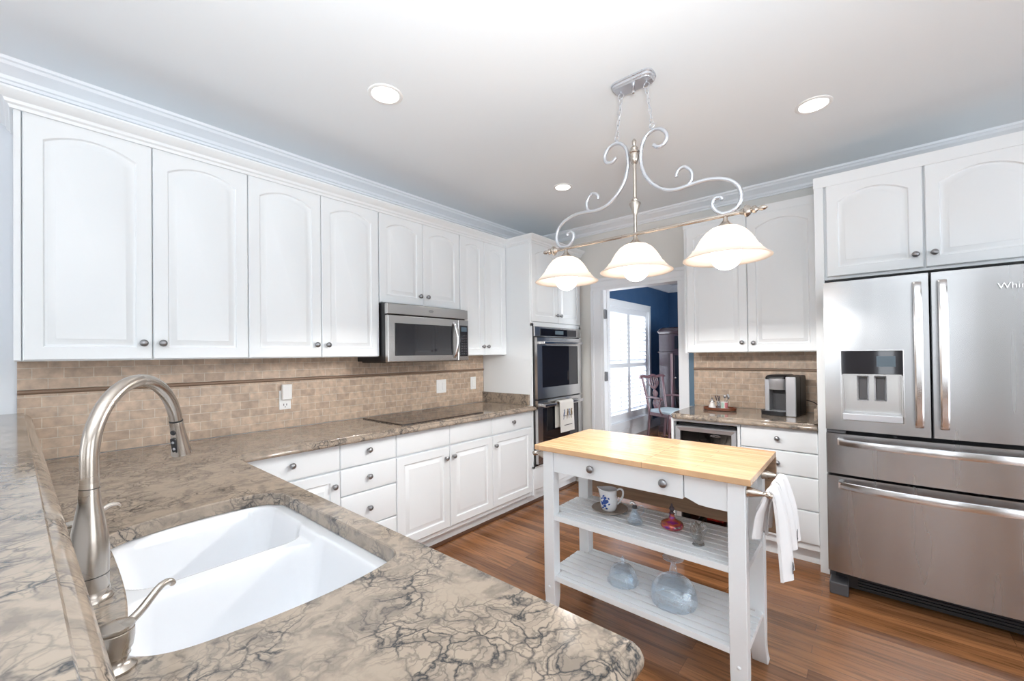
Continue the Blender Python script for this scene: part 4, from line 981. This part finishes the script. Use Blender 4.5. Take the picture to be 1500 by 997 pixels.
L_ = [[(-.03+x, y, z) for x, y in ([(.085*math.cos(a), -.09+.05*math.sin(a)) for a in [PI+PI*i/14 for i in range(15)]]+[(.085, -.03), (-.085, -.03)])] for z in (0, .03)]
dtr = MB().loft(L_).build('drip_tray', 'black', q, bev=.003); MB().box(-.085, .03, -.115, -.04, .0295, .032).build('drip_grate', 'silver', dtr)
MB().tube(smoothpts([(.08, .112, .10), (.12, .13, .085), (.15, .14, .055), (.155, .15, .004)], 5), .003, 8).build('power_cord', 'black', q)
q = thing('wooden_tray', 'oval reddish wooden tray on the coffee bar', 'tray', (-.28, -2.04, .915))
L_ = [[(r*.075*math.cos(a), r*.122*math.sin(a), z) for a in [2*PI*i/40 for i in range(40)]] for r, z in ((.9, 0), (1, .004), (1.0, .022), (.97, .024), (.92, .014), (.001, .013))]
MB().loft(L_).build('tray', 'tray', q, smooth=40)
q = thing('floral_mug', 'small mug painted mint and pink holding spoons', 'mug', (-.285, -2.075, .929))
MB().lathe([(.024, 0), (.026, .003), (.027, .05), (.028, .055), (.025, .055), (.024, .01), (.001, .008)], seg=24).build('cup', 'creamer', q, smooth=40)
c = MB(); 
for a0, a1, nm in ((2.6, 3.3, 'greencer'), (3.5, 4.5, 'pinkcer')):
    m = MB(); 
    fr = [[( .0278*math.cos(a), .0278*math.sin(a), z) for a in [a0+(a1-a0)*i/8 for i in range(9)]] for z in (.008, .05)]; bk = [[(x*.95, y*.95, z) for x, y, z in l_] for l_ in fr]
    m.loft([fr[0], fr[1], bk[1], bk[0]], False, False, False); m.build('painted_band', nm, q)
MB().lathe([(.036, -.001), (.042, .002), (.04, .003), (.001, .0015)], seg=24).build('coaster', 'creamer', q)
def spoon(label, x, y, z, dx, dy, h, grp=None):
    q = thing('spoon', label, 'spoon', (x, y, z), 0, grp)
    MB().tube([(0, 0, 0), (dx*.6, dy*.6, h*.6), (dx, dy, h)], [.0012, .0014, .0018], 8).build('handle', 'chrome', q)
    c = Vector((dx*1.1, dy*1.1, h+.012)); L_ = []
    for k in range(7):
        u = k/6; r = math.sin(PI*u)**.6+.02; L_.append([(c.x-.004+.004*math.cos(a)*r, c.y+.010*r*math.cos(a), c.z-.016+.032*u+.0*math.sin(a)) if False else (c.x+.004*math.sin(a)*r, c.y+.010*r*math.cos(a), c.z-.016+.032*u) for a in [2*PI*i/12 for i in range(12)]])
    MB().loft(L_).build('bowl', 'pewter', q, smooth=60)
spoon('silver spoon standing in the painted mug, leaning left', -.285, -2.075, .938, -.005, -.005, .075)
spoon('silver spoon standing in the painted mug, upright in the middle', -.28, -2.078, .938, -.008, -.022, .082)
spoon('silver spoon standing in the painted mug, leaning far right', -.288, -2.07, .938, .0, -.034, .072)
q = thing('glass_jug', 'small glass jug with dark lid on the wooden tray', 'jug', (-.30, -1.99, .929))
MB().lathe([(.028, 0), (.029, .006), (.022, .025), (.015, .04), (.016, .05), (.001, .051)], seg=20).build('body', 'creamer', q, smooth=40)
MB().lathe([(.017, .050), (.021, .054), (.020, .058), (.008, .062), (.006, .075), (.009, .08), (.001, .086)], seg=18).build('lid', 'chrome', q, smooth=40)
q = thing('glass_tumbler', 'clear glass tumbler of dark handled spreaders on the tray', 'glass', (-.245, -2.03, .929))
MB().lathe([(.018, 0), (.022, .05), (.020, .05), (.016, .004), (.001, .003)], seg=20).build('glass', 'glass', q, smooth=40)
for i, (dy, dx) in enumerate(((.028, -.004), (.012, .004), (-.004, -.006))):
    s_ = thing('butter_spreader', ['dark handled spreader in the tumbler, leaning left', 'dark handled spreader in the tumbler, upright', 'dark handled spreader in the tumbler, leaning right'][i], 'spreader', (-.245, -2.03, .935))
    MB().tube([(0, 0, 0), (dx*.6, dy*.6, .05)], .0018, 8).build('blade', 'chrome', s_)
    MB().tube([(dx*.6, dy*.6, .048), (dx, dy, .085), (dx*1.1, dy*1.1, .09)], [.003, .0055, .002], 10).build('handle', 'darkwood', s_, smooth=50)

# ------------------------------------------------------------------ ceiling lights
def can_light(label, x, y, p, r=.085):
    q = thing('recessed_light', label, 'ceiling light', (x, y, H), group='recessed ceiling lights')
    m = MB(); m.lathe([(r, -.0005), (r, -.004), (r-.005, -.007), (r-.018, -.005), (r-.02, -.001)], seg=40, cap=False); m.build('trim_ring', 'plastic', q, smooth=40)
    MB().lathe([(r-.02, -.0035), (.001, -.0036), (.001, -.001), (r-.02, -.001)], seg=40).build('lens', 'led', q)
    l = bpy.data.lights.new('downlight', 'SPOT'); l.energy = p; l.spot_size = math.radians(105); l.spot_blend = 1; l.shadow_soft_size = .06; l.color = (1, .96, .9)
    lo = bpy.data.objects.new('downlight', l); lo.location = (x, y, H-.02); COL.objects.link(lo)
can_light('recessed ceiling light at upper left above the cabinets of the cooktop wall', -2.667, -1.09, 6)
can_light('recessed ceiling light at right above the refrigerator side', -1.10, -2.74, 3)
can_light('smallest looking recessed ceiling light, farthest, left of the pendant', -1.083, -1.11, 32, .075)

# ------------------------------------------------------------------ pendant fixture
PX, PY = -1.93, -2.087
t = thing('island_pendant', 'three-shade scrolled iron pendant hanging over the cart', 'pendant light', (PX, PY, H))
def Z(z): return z-H
# local y is along the fixture
cn = MB(); L_ = []
for d, z in ((0, 0), (0, -.008), (.004, -.011), (.006, -.02), (.012, -.024), (.014, -.028)):
    L_.append([(x, y, z) for x, y in offset(rrect(-.052, .052, -.105, .105, .035, 6), d)])
cn.loft(L_); cn.build('canopy', 'steelwire', t, smooth=35)
MB().lathe([(.008, 0), (.008, -.02), (.010, -.024), (.007, -.034), (.001, -.036)], (0, 0, -.027), seg=14).build('canopy_finial', 'chrome', t, smooth=50)
hookR = [(0.095,2.361),(0.118,2.344),(0.147,2.350),(0.160,2.380),(0.146,2.412),(0.113,2.430),(0.073,2.424),(0.045,2.392),(0.034,2.342),(0.035,2.289),(0.052,2.231),(0.090,2.177),(0.145,2.135),(0.197,2.122),(0.242,2.124),(0.301,2.129),(0.357,2.125),(0.415,2.104),(0.452,2.069),(0.464,2.028),(0.456,1.992),(0.433,1.971),(0.393,1.966),(0.367,1.982),(0.352,2.008),(0.354,2.029),(0.367,2.040),(0.386,2.036),(0.392,2.025)]
curlR = [(0.225,2.122),(0.248,2.126),(0.267,2.147),(0.266,2.182),(0.241,2.212),(0.217,2.211),(0.201,2.194),(0.201,2.178)]
for s_ in (1, -1):
    p = smoothpts([(0, -s_*a, Z(b)) for a, b in hookR], 5); MB().tube(p, .0088, 10).build('scroll_arm', 'steelwire', t, smooth=50)
    p = smoothpts([(0, -s_*a, Z(b)) for a, b in curlR], 5); MB().tube(p, .0075, 10).build('scroll_curl', 'steelwire', t, smooth=50)
    rg = MB()
    def ring(c, r, th, ax):
        rg.tube([Vector(c)+(Vector((math.cos(a), 0, math.sin(a))) if ax == 'x' else Vector((0, math.cos(a), math.sin(a))))*r for a in [2*PI*i/16 for i in range(17)]], th, 7, cap=False)
    top = Vector((0, -s_*.066, -.05)); bot = Vector((0, -s_*.090, Z(2.455)))
    rg.tube([(0, -s_*.066, -.027), (0, -s_*.066, -.038)], .005, 8)
    ring(top, .014, .0022, 'y'); ring(bot, .012, .0022, 'y'); rg.tube([bot-Vector((0, 0, .010)), bot-Vector((0, 0, .028))], .005, 8)
    n = 7; a_ = top-Vector((0, 0, .014)); b__ = bot+Vector((0, 0, .012)); dvec = (b__-a_)
    for k in range(n):
        c = a_+dvec*((k+.5)/n); hl = dvec.length/n*.62; ud = dvec.normalized(); sd = Vector((1, 0, 0)) if k % 2 else Vector((0, 1, 0)); sd = (sd-ud*sd.dot(ud)).normalized()
        lp = [c+ud*(hl*math.cos(a)*1.0)+sd*(.0075*math.sin(a)) for a in [2*PI*i/14 for i in range(15)]]
        rg.tube(lp, .0016, 6, cap=False)
    rg.build('chain', 'steelwire', t, smooth=50)
    # rod end finials
    y = -s_*.455
    MB().lathe([(.007, 0), (.010, .004), (.016, .018), (.024, .022), (.026, .028), (.018, .04), (.010, .046), (.015, .052), (.016, .06), (.009, .066), (.006, .07), (.011, .082), (.009, .094), (.001, .104)], (0, y, Z(1.957)), (0, -s_, 0), 20).build('end_finial', 'nickel', t, smooth=40)
MB().tube([(0, -.47, Z(1.957)), (0, .47, Z(1.957))], .0085, 14).build('crossbar', 'nickel', t, smooth=50)
MB().tube([(0, 0, Z(1.96)), (0, 0, Z(2.32))], .0085, 14).build('center_post', 'nickel', t, smooth=50)
MB().lathe([(.010, 0), (.018, .012), (.022, .022), (.022, .05), (.026, .054), (.026, .06), (.016, .066), (.018, .078), (.012, .086), (.006, .09), (.010, .10), (.011, .112), (.006, .122), (.001, .126)], (0, 0, Z(2.298)), seg=20).build('top_finial', 'nickel', t, smooth=40)
MB().lathe([(.010, 0), (.014, .014), (.018, .03), (.027, .052), (.026, .058), (.014, .066), (.016, .074), (.010, .082)], (0, 0, Z(2.05)), seg=20).build('post_collar', 'nickel', t, smooth=40)
for k, (y, pw) in enumerate(((.402, 0), (0, 0), (-.402, 0))):
    z0 = Z(1.915)
    l = bpy.data.lights.new('pendant_lamp', 'SPOT'); l.spot_size = math.radians(172); l.spot_blend = .15; l.energy = 19; l.color = (1, .965, .93); l.shadow_soft_size = .012
    lo = bpy.data.objects.new('pendant_lamp', l); lo.location = (PX, PY+y, 1.708); COL.objects.link(lo)
    MB().lathe([(.008, .035), (.010, .02), (.022, .006), (.034, -.006), (.034, -.012), (.02, -.012)], (0, y, z0), seg=24).build('shade_holder', 'nickel', t, smooth=40)
    pr_ = [(.032, 1.908), (.055, 1.902), (.078, 1.886), (.098, 1.862), (.114, 1.836), (.124, 1.818), (.132, 1.812), (.136, 1.804), (.146, 1.794), (.160, 1.780), (.172, 1.774)]
    inn = [(r-.004, z-.004) for r, z in pr_][::-1]
    s__ = MB().lathe([(r, Z(z)) for r, z in pr_]+[(.172, Z(1.7725))]+[(r, Z(z)) for r, z in inn], (0, y, 0), seg=48, cap=False).build('glass_shade', 'shade', t, smooth=60)
    g_ = MB(); n = 14; g_.lathe([(.062*math.sin(PI*i/n), -.062*math.cos(PI*i/n)) for i in range(n+1)], (0, y, Z(1.787)), seg=28, cap=False); g_.lathe([(.02, .055), (.02, .10)], (0, y, Z(1.787)), seg=16)
    g_.build('bulb', 'bulb', t, smooth=60)

# ------------------------------------------------------------------ dining room furniture
q = thing('curio_cabinet', 'tall dark wood curio cabinet in the navy dining room', 'cabinet', (3.25, -.44, 0), 0)
MB().box(0, .42, -.28, .25, .06, 1.70).build('body', 'darkwood', q, bev=.01)
L_ = [[(x, y, z) for x, y in offset(rrect(-.03, .45, -.31, .28, .05), d)] for d, z in ((.03, 1.70), (.0, 1.73), (.0, 1.745), (.04, 1.79), (.10, 1.81))]
MB().loft(L_).build('cornice', 'darkwood', q, smooth=30)
MB().box(-.015, .43, -.295, .265, 1.375, 1.40).build('waist_molding', 'darkwood', q, bev=.006)
MB().box(-.02, .44, -.30, .27, 0, .12).build('plinth', 'darkwood', q, bev=.008)
MB().tube([(-.004, .03, .15), (-.004, .03, 1.36)], .02, 12).build('column', 'pinkwood', q, smooth=50)
MB().box(-.008, 0, -.25, -.02, .2, 1.33).build('glass_door', 'blackglass', q, bev=.003)
MB().box(-.008, 0, -.25, -.02, 1.44, 1.66).build('glass_door', 'blackglass', q, bev=.003)
MB().lathe([(.012, 0), (.015, .006), (.001, .016)], (-.008, -.03, .95), (-1, 0, 0), 12).build('pull', 'chrome', q)

q = thing('dining_armchair', 'mahogany armchair with pierced splat and pale seat in the dining room', 'chair', (2.72, -.52, 0), math.radians(-18))
# local: faces -y, back at +y
for s_ in (-1, 1):
    MB().tube(smoothpts([(s_*.20, .23, 0), (s_*.20, .20, .25), (s_*.205, .19, .45), (s_*.225, .24, .75), (s_*.245, .29, .98)], 5), [.02]*21, 10).build('back_post', 'pinkwood', q, smooth=50)
    MB().tube(smoothpts([(s_*.25, -.235, 0), (s_*.245, -.22, .03), (s_*.235, -.205, .15), (s_*.25, -.23, .34), (s_*.25, -.22, .41)], 5), [.028]*5+[.018]*6+[.03]*10, 10).build('leg', 'pinkwood', q, smooth=50)
    MB().tube(smoothpts([(s_*.225, .22, .67), (s_*.28, .08, .68), (s_*.30, -.08, .675), (s_*.29, -.14, .66)], 5), .017, 10).build('arm', 'pinkwood', q, smooth=50)
    MB().tube(smoothpts([(s_*.295, -.11, .66), (s_*.27, -.06, .58), (s_*.285, -.08, .50), (s_*.255, -.10, .42)], 5), .014, 10).build('arm_support', 'pinkwood', q, smooth=50)
MB().tube(smoothpts([(-.29, .30, .985), (-.22, .295, 1.0), (-.1, .295, .985), (0, .295, 1.01), (.1, .295, .985), (.22, .295, 1.0), (.29, .30, .985)], 5), .024, 10).build('top_rail', 'pinkwood', q, smooth=50)
sp = MB()
for s_ in (-1, 1):
    for k, aa in enumerate((.09, .055, .02)):
        p = [(s_*aa*.5, .195, .47), (s_*aa*.9, .21, .58), (-s_*aa*.6, .235, .72), (s_*aa*1.2, .265, .86), (s_*aa*1.1, .29, .98)]; sp.tube(smoothpts(p, 5), .008, 8)
sp.tube([(-.07, .195, .48), (.07, .195, .48)], .012, 8); sp.build('splat', 'pinkwood', q, smooth=50)
sf = MB(); sf.loft([[(x, y, z) for x, y in [(-.21, .21), (.21, .21), (.27, -.24), (-.27, -.24)]] for z in (.385, .44)]); sf.build('seat_frame', 'pinkwood', q, bev=.006)
L_ = [[(x*s_, y*s_-.01, z) for x, y in [(-.20, .20), (0, .205), (.20, .20), (.235, 0), (.26, -.23), (0, -.25), (-.26, -.23), (-.235, 0)]] for z, s_ in ((.44, 1), (.465, 1), (.485, .9), (.495, .6))]
MB().loft(L_).build('seat_cushion', 'seatcloth', q, smooth=60)
